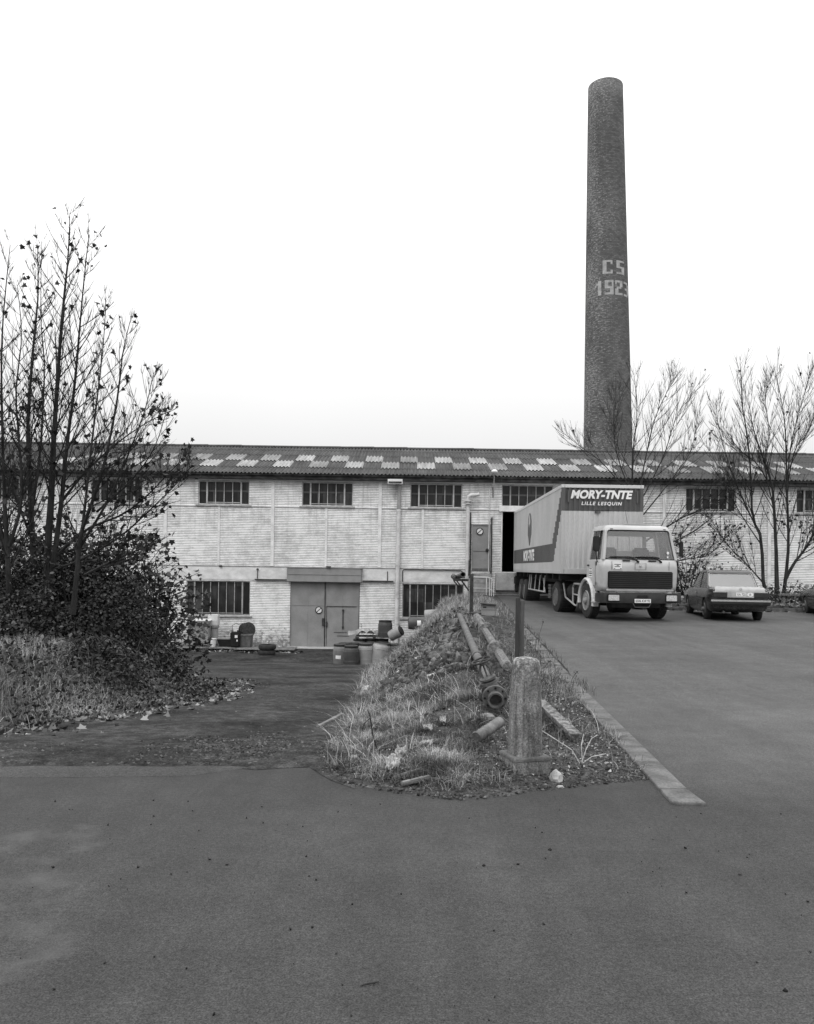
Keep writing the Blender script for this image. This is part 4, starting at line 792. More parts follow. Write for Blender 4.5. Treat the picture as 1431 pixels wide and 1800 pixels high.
mb = MB(); mb.b2(-W + .05, W - .05, .06, L - .06, ZT - .04, ZT - .025); mb.b2(-W + .05, W - .05, .06, L - .06, ZB + .02, ZB + .1); mb.build('container_roof', M['cont'], tl)
mb = MB(); mb.b2(-W + .1, W - .1, L - .06, L - .02, ZB + .15, ZT - .15); mb.build('rear_door', M['cont_dark'], tl)
mb = MB()
for sx_ in (-1, 1): mb.b2(sx_ * (W - .22), sx_ * (W - .18), -.03, .012, ZT - .55, ZT - .18)
mb.build('hook_bar', M['cont_dark'], tl)
fl = lambda zc, xc: (lambda a, b: (xc + a, -.004, zc + b))
lettering('front_lettering', 'MORY-TNTE', 1.90, .27, fl(ZT - .30, -.03), M['plate'], fp, italic=.22, bold=.045)
lettering('front_lettering', 'LILLE LESQUIN', 1.24, .125, fl(ZT - .585, -.03), M['plate'], fp, italic=.2, bold=.03, spacing=1.25)
mb = MB()
for k in range(9): x = -.27 + .06 * k; mb.b2(x, x + .022, -.006, .002, ZB + HH * .705 + .02 + .02 * (k % 3 == 1), ZB + HH * .705 + .1 + .02 * (k % 2)); mb.b2(x + .022, x + .045, -.006, .002, ZB + HH * .705 + .04, ZB + HH * .705 + .062)
mb.b2(-.24, -.06, -.006, .002, ZB + HH * .70 - .05, ZB + HH * .705 + .0); mb.build('front_emblem', M['steel_mid'], fp)
lettering('side_lettering', 'MORY-TNTE', 3.0, .44, lambda a, b: (-W - .004, 7.15 - a, ZB + HH * .245 + b), M['plate'], sp, bold=.05)
yc, zc_ = 6.95, ZB + HH * .62; e = [(math.cos(a), math.sin(a)) for a in np.linspace(0, math.pi, 13)]
out = [(.47 * a, .22 + .42 * b) for a, b in e] + [(-.5, .2), (-.5, -.22), (-.36, -.3), (-.2, -.52), (-.1, -.64), (.1, -.64), (.22, -.5), (.36, -.28), (.5, -.22), (.5, .2)]
mb = MB(); mb.add([(-W - .004, yc - a, zc_ + b) for a, b in out], [tuple(range(len(out)))]); lg = mb.build('side_emblem', M['cont_dark'], sp, fix=False)
mb = MB(); em = [(-.25, .12), (-.12, .2), (-.08, .05), (.02, .24), (.1, .14), (.16, .3), (.12, .5), (0, .6), (-.12, .5), (-.2, .34)]
mb.add([(-W - .007, yc - a, zc_ + b) for a, b in em], [tuple(range(len(em)))]); mb.build('emblem_mark', M['cont'], lg, fix=False)
mb = MB()
for x in (-.5, .5): mb.b2(x - .07, x + .07, .3, L - .2, .95, ZB - .004)
for y in np.arange(.6, L - .3, 1.2): mb.b2(-W + .06, W - .06, y - .05, y + .05, 1.1, ZB - .006)
for y in (8.5, 9.8): mb.tube([(-1, y, .5), (1, y, .5)], .09); mb.b2(-.7, .7, y - .3, y + .3, .6, .95)
mb.build('trailer_chassis', M['chassis'], tl)
for s in (-1, 1):
    for y in (8.5, 9.8): wheel(tl, 'wheel', (s * .93, y, .5), .5, .28, M['rim_dark'], s, dual=True)
    mb = MB(); mb.tube([(s * 1.15, 3.6, .62), (s * 1.15, 7.7, .62)], .03, 6)
    for y in (3.9, 5.0, 6.1, 7.2, 7.7): mb.tube([(s * 1.15, y, .62), (s * 1.1, y, 1.2)], .022, 6)
    mb.tube([(s * 1.15, 3.6, .62), (s * 1.05, 4.6, 1.1)], .02, 6); mb.build('side_guard', M['guard'], tl)
    mb = MB(); mb.b2(s * .75, s * .62, 2.6, 2.74, .3, 1.1); mb.b2(s * .85, s * .52, 2.55, 2.8, .22, .3); mb.build('landing_leg', M['chassis'], tl)
mb = MB()
for k in range(5): mb.b2(-1.05, -.75, 3.0, 3.5, .42 + .1 * k, .5 + .1 * k)
mb.build('stacked_ratchet_box', M['steel_mid'], tl)
# ---- cars
def bod(rings, m, name, parent, cuts=None):
    mb = MB(); mb.loft(rings); o = mb.build(name, m, parent, smooth=50)
    if cuts: cut_out(o, cuts.build('cutter', M['dark'], parent))
    return o
def car(root, L, wdt, deck, hood, belt, roofz_, g, deckm, plate):
    """local +y is forwards, origin on the ground under the middle of the rear bumper"""
    hw = wdt / 2; st = []
    def ring(y, w, zb, zw, zt, ztw): return [(-w * .9, y, zb), (-w * .98, y, zb + .1), (-w, y, zw), (-w * .985, y, zt - .06), (-ztw, y, zt), (ztw, y, zt), (w * .985, y, zt - .06), (w, y, zw), (w * .98, y, zb + .1), (w * .9, y, zb)]
    for y, w, zb, zt, tw in ((.0, hw * .95, .36, deck - .05, hw * .86), (.06, hw * .98, .3, deck - .005, hw * .88), (.5, hw, .24, deck + .012, hw * .9), (g[0], hw, .22, belt + .02, hw * .93), (g[0] + .3, hw, .2, belt, hw * .95), (2.2, hw, .2, belt - .01, hw * .95), (g[3], hw, .2, hood + .05, hw * .93), (L - .6, hw * .985, .22, hood, hw * .9), (L - .12, hw * .96, .28, hood - .06, hw * .86), (L, hw * .93, .34, hood - .12, hw * .82)): st.append(ring(y, w, zb, .62, zt, tw))
    ct = MB()
    for y in (.85, L - .82):
        ct.lathe([(.345, -1.2), (.345, -.5)], 28, 'X', (0, y, .3)); ct.lathe([(.345, .5), (.345, 1.2)], 28, 'X', (0, y, .3))
    body = bod(st, M['car_dark'], 'body', root, ct)
    # greenhouse
    y0, y1, y2, y3 = g; rw = hw * .77; bw_ = hw * .93
    mb = MB(); mb.loft([rect_ring(rw + .045, y1 - .06, rw + .045, y2 + .06, .1, roofz_ - .075), rect_ring(rw + .03, y1 - .03, rw + .03, y2 + .03, .1, roofz_ - .035), rect_ring(rw - .05, y1 + .05, rw - .05, y2 - .05, .1, roofz_ - .008), rect_ring(rw - .3, y1 + .3, rw - .3, y2 - .3, .1, roofz_)]); mb.build('roof', M['car_dark'], root, smooth=True)
    mb = MB(); zb, zt = belt - .03, roofz_ - .06
    def pil(b, t, w, d, m=0):
        mb = MB(); mb.loft([[(b[0] - w, b[1] - d, zb), (b[0] + w, b[1] - d, zb), (b[0] + w, b[1] + d, zb), (b[0] - w, b[1] + d, zb)], [(t[0] - w, t[1] - d * .6, zt), (t[0] + w, t[1] - d * .6, zt), (t[0] + w, t[1] + d * .6, zt), (t[0] - w, t[1] + d * .6, zt)]], m); mb.build('roof_pillar', M['car_dark'], root, smooth=True, bevel=.008)
    for s in (-1, 1): pil((s * (bw_ - .03), y0 + .14), (s * rw, y1 + .07), .03, .14); pil((s * (bw_ - .015), (y1 + y2) / 2 - .02), (s * (rw + .015), (y1 + y2) / 2), .02, .045); pil((s * (bw_ - .03), y3 - .06), (s * rw, y2 - .02), .028, .05)
    rwn = [(-bw_ + .07, y0 + .03, belt + .03), (bw_ - .07, y0 + .03, belt + .03), (rw - .02, y1 - .03, roofz_ - .09), (-rw + .02, y1 - .03, roofz_ - .09)]
    o = pane('rear_window', rwn, M['glass_rear'], root); mb = MB(); q = rounded([Vector(p) + Vector((0, -.008, .004)) for p in rwn], .06); mb.tube(q + [q[0]], .016, 6); mb.build('seal', M['guard'], o, smooth=True)
    pane('windscreen', [(-bw_ + .07, y3 - .03, belt), (bw_ - .07, y3 - .03, belt), (rw - .02, y2 + .03, roofz_ - .09), (-rw + .02, y2 + .03, roofz_ - .09)], M['glass'], root)
    ym = (y1 + y2) / 2
    for s in (-1, 1):
        for a, b, c, d in ((y0 + .28, ym - .06, ym - .03, y1 + .14), (ym + .03, y3 - .12, y2 - .06, ym + .03)): pane('side_window', [(s * (bw_ - .02), a, belt), (s * (bw_ - .02), b, belt), (s * (rw + .01), c, roofz_ - .08), (s * (rw + .01), d, roofz_ - .08)], M['glass'], root, (s * .004, 0, 0))
        mb = MB(); mb.rbox((s * (hw + .07), y3 - .1, belt + .07), (.14, .06, .09), .02); mb.build('mirror', M['chrome'], root)
        for y in (.85, L - .82): wheel(root, 'wheel', (s * (hw - .1), y, .295), .295, .18, M['rim_dark'], s, rr=.62)
        mb = MB(); mb.b2(s * (hw + .002), s * (hw + .008), y3 - 1.1, y3 - 1.09, .3, belt - .05); mb.b2(s * (hw - .002), s * (hw + .012), 1.25, L - 1.2, .56, .585); mb.build('side_trim', M['rim_dark'], root)
        mb = MB(); mb.rbox((s * (hw + .012), y3 - 1.0, .74), (.03, .14, .035), .01); mb.build('door_handle', M['chrome'], root)
    for x in (-.36, .36):
        mb = MB(); mb.rbox((x, 2.1, .62), (.48, .5, .16), .05); mb.rbox((x, 1.86, .9), (.46, .14, .6), .05); mb.rbox((x, 1.84, 1.2), (.26, .09, .16), .04); mb.build('seat', M['seat'], root, smooth=True)
    mb = MB(); mb.rbox((0, 1.15, .76), (1.2, .16, .42), .05); mb.b2(-hw * .8, hw * .8, .9, L - 1.0, .3, .33); mb.build('rear_bench', M['seat'], root, smooth=True)
    return body
c1 = thing('parked_car', 'dark three-box saloon seen from behind beside the lorry cab', 'car', (9.58, 22.9, .19), R_(-8.5)); c1.scale = (.96, 1, 1.04)
car(c1, 4.2, 1.68, .93, .84, .90, 1.42, (.78, 1.22, 2.35, 3.0), None, None)
mb = MB(); mb.loft([[(-.70, y, z), (.70, y, z), (.72, y, z - .03), (-.72, y, z - .03)] for y, z in ((-.012, .835), (-.008, .88), (.03, .93), (.12, .95), (.5, .958), (.76, .945))]); bl = mb.build('boot_lid', M['car_deck'], c1, smooth=True)
mb = MB(); mb.lathe([(.032, 0), (.026, 0), (.026, -.008), (.032, -.008), (.032, 0)], 20, 'Y', (.02, -.006, .895)); mb.build('badge', M['black'], bl)
mb = MB(); mb.b2(-.36, .40, -.03, .0, .665, .825); pn = mb.build('plate_panel', M['car_deck'], c1)
mb = MB(); mb.b2(-.11, .17, -.037, -.031, .70, .80); pl = mb.build('number_plate', M['plate'], pn); lettering('plate_lettering', 'XA 725', .25, .07, lambda a, b: (.03 + a, -.039, .75 + b), M['black'], pl, bold=.01)
mb = MB(); mb.add([(.29 + .09 * math.cos(a), -.036, .75 + .055 * math.sin(a)) for a in np.linspace(0, 2 * math.pi, 20, endpoint=False)], [tuple(range(20))]); st_ = mb.build('oval_sticker', M['plate'], pn); lettering('sticker_lettering', 'B', .05, .06, lambda a, b: (.29 + a, -.038, .75 + b), M['black'], st_)
mb = MB(); mb.b2(-.33, -.25, -.036, -.031, .69, .79); mb.build('small_sticker', M['guard'], pn)
for s in (-1, 1):
    mb = MB(); mb.rbox((s * .59 + .02 * (s < 0), -.015, .73), (.42 if s > 0 else .4, .05, .12), .012); rl_ = mb.build('rear_lamp', M['lamp_red'], c1)
    mb = MB(); mb.rbox((s * .59 + .02 * (s < 0), -.015, .812), (.40, .05, .03), .008); mb.build('indicator', M['lamp_pale'], rl_)
mb = MB(); mb.rbox((0, -.05, .53), (1.72, .14, .15), .03); rb = mb.build('rear_bumper', M['plastic'], c1, smooth=True)
mb = MB(); mb.rbox((0, -.125, .575), (1.70, .02, .05), .008); mb.build('bumper_trim', M['chrome'], rb)
mb = MB(); mb.tube([(-.45, .1, .27), (-.45, -.06, .25)], .03, 8); mb.build('exhaust', M['steel_mid'], c1)
c2 = thing('parked_car', 'dark car at the right edge, only its front wing and wheel showing', 'car', (0, 0, 0), 0)
car(c2, 4.3, 1.7, .92, .84, .90, 1.40, (.78, 1.2, 2.3, 3.05), None, None)
mb = MB(); mb.rbox((0, 4.33, .5), (1.66, .12, .16), .03); mb.build('front_bumper', M['plastic'], c2)
for s in (-1, 1): mb = MB(); mb.rbox((s * .56, 4.3, .66), (.42, .05, .16), .03); mb.build('headlight', M['lens'], c2)
c2.location = (13.79, 23.8, .21); c2.rotation_euler = (0, 0, R_(-12))
# ------------------------------------------------------------------ vegetation helpers
def frames(n, tilt=1.0):
    """n random rotation matrices (3x3); tilt < 1 keeps leaves nearer horizontal"""
    z = rng.normal(size=(n, 3)); z[:, 2] = z[:, 2] / tilt; z /= np.linalg.norm(z, axis=1, keepdims=True)
    a = rng.normal(size=(n, 3)); x = np.cross(a, z); x /= np.linalg.norm(x, axis=1, keepdims=True); y = np.cross(z, x); return np.stack([x, y, z], axis=2)
MAPLE = np.array([(0, 0, 0), (.12, .06, 0), (.5, -.02, .06), (.36, .28, .03), (.6, .56, .1), (.28, .56, .02), (0, 1.0, -.06), (-.28, .56, .02), (-.6, .56, .1), (-.36, .28, .03), (-.5, -.02, .06), (-.12, .06, 0)])
MF = np.array([(0, 1, 3), (1, 2, 3), (0, 3, 5), (3, 4, 5), (0, 5, 6), (0, 6, 7), (0, 7, 9), (7, 8, 9), (0, 9, 11), (9, 10, 11)])
OVAL = np.array([(0, 0, 0), (.28, .35, .06), (.24, .7, .04), (0, 1, -.06), (-.24, .7, .04), (-.28, .35, .06)]); OF = np.array([(0, 1, 5), (1, 2, 4), (1, 4, 5), (2, 3, 4)])
def leaves(name, P, size, m, parent, shape='maple', tilt=.8, rnd=None, loc=None):
    P = np.asarray(P); n = len(P)
    if n == 0: return None
    B, Fq = (MAPLE, MF) if shape == 'maple' else (OVAL, OF); Rm = frames(n, tilt); sz = size * (.6 + .8 * rng.random(n))
    B2 = B[None] * np.array([1, 1, 1]); B2 = np.repeat(B2, n, 0); B2[:, :, 2] *= (rng.random(n)[:, None] * 5 - 1); V = np.einsum('nij,nkj->nki', Rm, B2) * sz[:, None, None] + P[:, None, :]
    k = len(B); Fc = (Fq[None] + (np.arange(n) * k)[:, None, None]).reshape(-1, 3); r = rng.random(n) if rnd is None else rnd
    return npmesh(name, V.reshape(-1, 3), Fc, m, parent, np.repeat(r, k), loc)
def blades(P, hgt, width, lean, curl=1.0):
    """grass blades at points P: V, F, rnd"""
    n = len(P); a = rng.random(n) * 2 * np.pi; d = np.stack([np.cos(a), np.sin(a), np.zeros(n)], 1); s = np.stack([-np.sin(a), np.cos(a), np.zeros(n)], 1)
    h = hgt * (.45 + .9 * rng.random(n)); l = lean * (rng.random(n) ** 1.3) * h; V = np.zeros((n, 7, 3))
    for i, (t, w) in enumerate(((0, 1), (.4, .85), (.75, .55), (1, 0))):
        c = P + d * (l * t ** 1.7)[:, None]; c = c + np.array([0, 0, 1]) * (h * (t - .28 * curl * t ** 3 * (l / h)))[:, None]; o = s * (width * w / 2)
        if i < 3: V[:, 2 * i] = c - o; V[:, 2 * i + 1] = c + o
        else: V[:, 6] = c
    Fq = np.array([(0, 1, 3), (0, 3, 2), (2, 3, 5), (2, 5, 4), (4, 5, 6)]); Fc = (Fq[None] + (np.arange(n) * 7)[:, None, None]).reshape(-1, 3)
    return V.reshape(-1, 3), Fc
def scatter(n, xr, yr, keep):
    out = []
    while len(out) < n:
        x, y = random.uniform(*xr), random.uniform(*yr)
        if random.random() < keep(x, y): out.append((x, y, H(x, y) - .01))
    return np.array(out)
def patch(x, y, s, o=0.0): return mnoise.noise(Vector((x * s + o, y * s, o * 3.3)))
# ------------------------------------------------------------------ grass
def inside_mound(x, y): return y > edge_y(x) + .12 and ip(XF, y) - .12 < x < xkerb(y) + .06
def mound_keep(x, y):
    if not inside_mound(x, y): return 0
    p = .58 + .9 * patch(x, y, 1.4, 2) + .9 * patch(x, y, 4.0, 12); xc = ip(XC, y)
    k = p * (.35 + .65 * ss((x - ip(XF, y) + .2) / .6)) * ss((y - edge_y(x)) / .45)
    if 11 < y < 21 and ip(XF, y) + .5 < x < xc + .1: k *= .22          # rubble slope, thin grass
    if x > xc + .12: k *= (.13 if y < 12 else .25) if y < 22 else .55
    if 15 < y < 23.5 and 1.75 < x < 2.9: k *= .12
    if 5.6 < y < 7.2 and x > .75: k *= .25
    return max(0, min(1, k))
def near_keep(f): return lambda x, y: f(x, y) * min(1, 14 / y) ** .6
P = scatter(64000, (-2.2, 3.3), (5.6, 14), mound_keep); V, Fc = blades(P, .095, .0042, 2.0, 1.2); rr = np.clip(rng.normal(.45, .22, len(P)) + .7 * np.array([.5 * patch(x, y, 1.2, 8) + patch(x, y, 3.6, 18) for x, y, _ in P]), 0, 1)
stuff(npmesh('mound_grass', V, Fc, M['grass'], rnd=np.repeat(rr, 7)), 'dry tufted grass covering the bank between dirt drive and yard', 'grass')
P = scatter(13000, (-2.4, 3.4), (14, 36), lambda x, y: mound_keep(x, y) * (1.5 if 20 < y else 1)); V, Fc = blades(P, .22, .010, 1.5); rr = np.clip(rng.normal(.62, .25, len(P)) + .3 * np.array([patch(x, y, .7, 3) for x, y, _ in P]), 0, 1)
stuff(npmesh('crest_grass', V, Fc, M['grass_bank'], rnd=np.repeat(rr, 7)), 'pale tall grass on the far crest of the bank near the drums', 'grass')
P = scatter(1500, (-1.2, 2.0), (5.8, 16), lambda x, y: mound_keep(x, y) * (patch(x, y, .9, 31) > -.1)); V, Fc = blades(P, .2, .0042, 3.2, .5); stuff(npmesh('straw_stalks', V, Fc, M['straw'], rnd=np.repeat(rng.random(len(P)), 7)), 'pale dead straw stalks rising out of the bank grass', 'straw')
def bank_keep(x, y):
    xl = ip(XL, y)
    if x > xl + .15 or y < edge_y(x) + .25: return 0
    return max(.08, min(1, .65 + .8 * patch(x, y, 1.1, 5))) * (.4 + .6 * ss((xl - x) / .6)) * (1 if y < 11.5 else .35)
P = scatter(70000, (-9.5, -3), (6.4, 12.5), lambda x, y: bank_keep(x, y) * (1 if y < 9.3 + .5 * patch(x, y, 1, 2) else .3)); V, Fc = blades(P, .2, .0048, 2.0, 1.3); rr = np.clip(rng.normal(.6, .22, len(P)) + .6 * np.array([patch(x, y, 1.0, 11) for x, y, _ in P]), 0, 1)
stuff(npmesh('bank_grass', V, Fc, M['grass_bank'], rnd=np.repeat(rr, 7)), 'long matted dry grass on the left bank beside the dirt drive', 'grass')
# dark weeds & tufts among the grass: broad-leaved ground cover
P = scatter(8500, (-6.2, -2.6), (6.6, 15), lambda x, y: 1 if -.35 < ip(XL, y) - x < 2.2 and (patch(x, y, 1.5, 4) > -.05 or y > 9.8) else 0); P[:, 2] += .02 + .16 * rng.random(len(P)) ** 2
stuff(leaves('ground_weeds', P, .06, M['leaf_bush'], None, 'oval', .7), 'low dark weeds and brambles at the foot of the left bank', 'weeds')
P = scatter(2600, (-6.5, -1.6), (7, 18), lambda x, y: math.exp(-((x - ip(XL, y) - .25) / .38) ** 2) * (.25 if y < 9 else 1)); P[:, 2] += .015
stuff(leaves('fallen_leaves', P, .075, M['litter'], None, 'maple', .25), 'fallen autumn leaves strewn along the edge of the dirt drive', 'leaves')
# gravel on the drive, broken edge of the street, specks on the asphalt
def stones(name, P, size, m, label, cat, flat=.6):
    n = len(P); B = np.array([(1, 0, 0), (0, 1, 0), (-1, 0, 0), (0, -1, 0), (0, 0, 1), (0, 0, -1)]) * np.array([1, 1, flat]); Fq = np.array([(0, 1, 4), (1, 2, 4), (2, 3, 4), (3, 0, 4), (1, 0, 5), (2, 1, 5), (3, 2, 5), (0, 3, 5)])
    V = np.einsum('nij,nkj->nki', frames(n, .5), np.repeat(B[None], n, 0) * (.7 + .6 * rng.random((n, 6, 1)))) * (size * (.4 + 1.2 * rng.random(n) ** 2))[:, None, None] + P[:, None, :]
    return stuff(npmesh(name, V.reshape(-1, 3), (Fq[None] + (np.arange(n) * 6)[:, None, None]).reshape(-1, 3), m, rnd=np.repeat(rng.random(n), 6)), label, cat)
def drive_keep(x, y):
    if not (ip(XL, y) - .1 < x < ip(XF, y) + .2) or y < edge_y(x) + .02: return 0
    return max(.04, min(1, 2.2 * patch(x * .6, y, .9, 21) + .1)) * (1.0 if y < 9.5 else .25)
P = scatter(5200, (-6, -.4), (6.1, 16), drive_keep); P[:, 2] += .012; stones('gravel', P, .016, M['stone_bits'], 'loose gravel patches on the dirt drive just beyond the street', 'gravel')
P = scatter(3200, (-2.3, -.6), (6.35, 9), lambda x, y: max(0, min(1, 1.3 - ((x + 1.7 - .12 * (y - 7)) / .7) ** 2 - ((y - 7.0) / 1.2) ** 2 + 1.2 * patch(x, y, 2, 6)))); P[:, 2] += .014; stones('dark_gravel', P, .018, M['dark_bits'], 'dark coarse gravel patch at the mouth of the dirt drive', 'gravel')
P = scatter(1500, (-1.0, 2.0), (5.5, 7.0), lambda x, y: 1 if edge_y(x) - .03 < y < edge_y(x) + .45 and x < xkerb(y) else 0); P[:, 2] += .012; stones('edge_gravel', P, .012, M['stone_bits'], 'fine gravel and grit along the street edge of the bank', 'gravel')
P = scatter(4200, (.6, 2.9), (5.8, 18), lambda x, y: 1 if inside_mound(x, y) and x > ip(XC, y) + .1 else 0); P[:, 2] += .012; stones('bare_gravel', P, .014, M['stone_bits'], 'bare gravel between the stone post and the kerb', 'gravel')
P = np.array([(random.uniform(-3.5, 4.5), random.uniform(2.4, 6.0), .004) for _ in range(420)]); stones('street_specks', P[P[:, 1] < 5.4], .007, M['speck'], 'dark crumbs of dirt and leaf scattered over the street', 'debris', .4)
# ------------------------------------------------------------------ trees
def crown_branches(mb, stem, srad, levels, spread, blen, tips, nb, t0=.15, up=.75, seed=0, twig=.004, az_bias=None):
    """side branches along a polyline stem, each with twigs; collects tip points"""
    rd = random.Random(seed); n = len(stem)
    for b in range(nb):
        t = t0 + (1 - t0) * (b + rd.random()) / nb; f = t * (n - 1); i = min(int(f), n - 2); u = f - i; p = stem[i].lerp(stem[i + 1], u); r0 = srad[i] + (srad[i + 1] - srad[i]) * u
        ax = (stem[i + 1] - stem[i]).normalized(); az = b * 2.4 + rd.uniform(-.5, .5); side = Vector((math.cos(az), math.sin(az), 0)); side = (side - ax * side.dot(ax)).normalized(); ang = R_(spread - (0 if stem[0].y < 20 else 8) + rd.uniform(-10, 12))
        d = (ax * math.cos(ang) + side * math.sin(ang)).normalized(); far = stem[0].y > 20; ln = blen * (1.3 * (1.0 - .66 * t) if far else 1.3 * (1.0 - .82 * t)) * rd.uniform(.6, 1.25); k = 6; pts = [p]
        for q in range(k):
            d = (d + Vector((rd.uniform(-.045, .045), rd.uniform(-.045, .045), .10 * up + rd.uniform(-.03, .05)))).normalized(); pts.append(pts[-1] + d * ln / k)
        rb = min(r0 * .5, .004 + ln * .0068); mb.tube(pts, [rb + (twig - rb) * q / k for q in range(k + 1)], 4, cap=False); tips += [(pts[q], 0, t) for q in range(2, k + 1)]
        for q in range(1, k):
            for _ in range(levels if rd.random() < (.75 if q < 4 else .4) else 0):
                az2 = rd.uniform(0, 6.28); dd = (pts[q + 1] - pts[q]).normalized(); sd = Vector((math.cos(az2), math.sin(az2), rd.uniform(-.2, .5))); dd = (dd + sd * .6).normalized(); l2 = ln * rd.uniform(.2, .75) * (1.1 - q / k * .6); pp = [pts[q]]
                for w in range(3): dd = (dd + Vector((rd.uniform(-.07, .07), rd.uniform(-.07, .07), .2 * up))).normalized(); pp.append(pp[-1] + dd * l2 / 3)
                mb.tube(pp, [twig, twig * .8, twig * .62, twig * .4], 3, cap=False); tips += [(pp[2], 1, t), (pp[3], 1, t)]
def stem_pts(px, Y, dy=0.0, n=14):
    c = [at(x, y, Y + dy * i / max(1, len(px) - 1)) for i, (x, y) in enumerate(px)]; out = []
    for i in range(n):      # Catmull-Rom resample
        f = i / (n - 1) * (len(c) - 1); k = min(int(f), len(c) - 2); u = f - k; p0, p1, p2, p3 = c[max(k - 1, 0)], c[k], c[k + 1], c[min(k + 2, len(c) - 1)]
        out.append(.5 * ((2 * p1) + (p2 - p0) * u + (2 * p0 - 5 * p1 + 4 * p2 - p3) * u * u + (3 * p1 - p0 - 3 * p2 + p3) * u ** 3))
    return out
def tree(name, label, stems, leaf_fn, leaf_size, leafm, twig=.004, group=None):
    """stems: list of (pixel polyline, Y, dy, r_base, r_tip, n_branches, branch_len, spread, t0, levels)"""
    s0 = stem_pts(stems[0][0], stems[0][1], stems[0][2]); b = s0[0].copy(); root = thing(name, label, 'tree', b, 0, group); tm, bmh, tips = MB(), MB(), []
    for i, (px, Y, dy, r0, r1, nb, bl, sprd, t0, lv) in enumerate(stems):
        s = stem_pts(px, Y, dy); r0 *= .72 if Y < 20 else .9; sr = [r0 + (r1 - r0) * (q / (len(s) - 1)) ** .8 for q in range(len(s))]; tm.tube(s, sr, 8 if r0 > .05 else 5, cap=True)
        if nb: crown_branches(bmh, s, sr, lv, sprd, bl, tips, int(nb * (1.5 if Y < 20 else 1.6)), t0, seed=i * 31 + len(name) + int(Y * 10), twig=twig)
    tm.build('trunk', M['bark'], root, world=True, smooth=True, fix=False); bmh.build('crown', M['twig'], root, world=True, fix=False)
    L = []
    for p, lv, t in tips:
        for _ in range(3):
            if rng.random() < leaf_fn(p, t) / 3: L.append(tuple(p + Vector(rng.normal(0, .05, 3))))
    if L: leaves('foliage', L, leaf_size, leafm, root, 'maple', 1.4)
    return root
def lf_left(p, t):      # sparse at the top, thick low down
    z = p.z; k = .05 if z > 4.8 else .14 if z > 3.2 else .45 if z > 2 else .9
    return k * (1.1 if patch(p.x, p.z, 1.3, 3) > .1 else .4)
YT = 14.5
tree('sycamore_tree', 'tallest bare sycamore on the left, its twin straight stems over the dark bush', [
    ([(82, 1080), (84, 970), (91, 860), (94, 780), (100, 690), (106, 600), (114, 510), (120, 450), (123, 374)], YT, .2, .115, .006, 34, 1.5, 40, .2, 3),
    ([(84, 1060), (100, 945), (110, 865), (118, 780), (131, 680), (139, 590), (147, 500), (157, 404)], YT, -.3, .085, .005, 30, 1.45, 42, .22, 3),
    ([(100, 977), (150, 932), (214, 905), (262, 868), (300, 828), (332, 800)], YT, -.6, .045, .005, 16, 1.0, 42, .2, 3),
    ([(96, 1000), (140, 985), (209, 945), (262, 898), (305, 856), (334, 822)], YT, -1.0, .04, .005, 16, .9, 42, .2, 3),
    ([(110, 880), (150, 830), (205, 780), (255, 745), (300, 722)], YT, .4, .04, .004, 14, 1.0, 40, .2, 3)], lf_left, .078, M['leaf_sky'], .0036, 'bare sycamores on the left bank')
tree('sycamore_tree', 'leaning multi-stem sycamore nearest the drive, leaning out towards the warehouse', [
    ([(128, 1080), (136, 1000), (142, 940), (170, 860), (190, 787), (208, 690), (216, 620), (230, 560)], YT - 1.2, -.3, .07, .005, 22, 1.15, 40, .15, 3),
    ([(136, 1000), (148, 900), (160, 790), (172, 690), (182, 600), (186, 525)], YT - 1.2, .3, .045, .004, 20, 1.1, 40, .2, 3),
    ([(150, 1010), (200, 985), (240, 968), (275, 950), (318, 985), (330, 1000)][:4], YT - 1.2, -.6, .035, .005, 12, .8, 42, .15, 3),
    ([(142, 960), (190, 880), (225, 800), (255, 720), (270, 655)], YT - 1.2, -.3, .04, .004, 18, 1.0, 40, .15, 3),
    ([(170, 900), (225, 850), (270, 790), (296, 710)], YT - 1.2, -.5, .03, .004, 13, .8, 40, .15, 3)], lf_left, .078, M['leaf_sky'], .0036, 'bare sycamores on the left bank')
tree('sycamore_tree', 'dark thick-stemmed sycamore behind the left bush, second from the left', [
    ([(62, 1080), (60, 1000), (55, 910), (50, 790), (50, 726), (59, 604), (67, 519), (66, 430)], YT + .6, .2, .11, .006, 30, 1.4, 40, .2, 3),
    ([(56, 900), (70, 800), (75, 720), (78, 640), (72, 560), (73, 424)], YT + .6, .4, .045, .004, 18, 1.1, 38, .25, 2),
    ([(60, 960), (30, 880), (10, 820), (-20, 740)], YT + .6, 0, .04, .005, 12, 1.2, 42, .2, 3)], lf_left, .078, M['leaf_sky'], .0036, 'bare sycamores on the left bank')
tree('sycamore_tree', 'leftmost sycamore, half cut off by the left edge of the picture', [
    ([(18, 1080), (14, 990), (8, 880), (5, 780), (3, 600), (18, 430)], YT - .6, .1, .085, .005, 26, 1.3, 40, .15, 3),
    ([(14, 980), (-10, 880), (-20, 760), (-14, 640), (-22, 500)], YT - .6, .3, .06, .005, 20, 1.3, 40, .15, 3),
    ([(16, 960), (38, 880), (34, 780), (28, 690), (38, 590), (30, 500)], YT - .6, -.3, .05, .004, 20, 1.2, 40, .15, 3)], lf_left, .078, M['leaf_sky'], .0036, 'bare sycamores on the left bank')
def lf_right(p, t): return (.012 if p.z > 6 else .05 if p.z > 3.6 else .32) * (2.2 if patch(p.x, p.z, .7, 9) > .2 else .5)
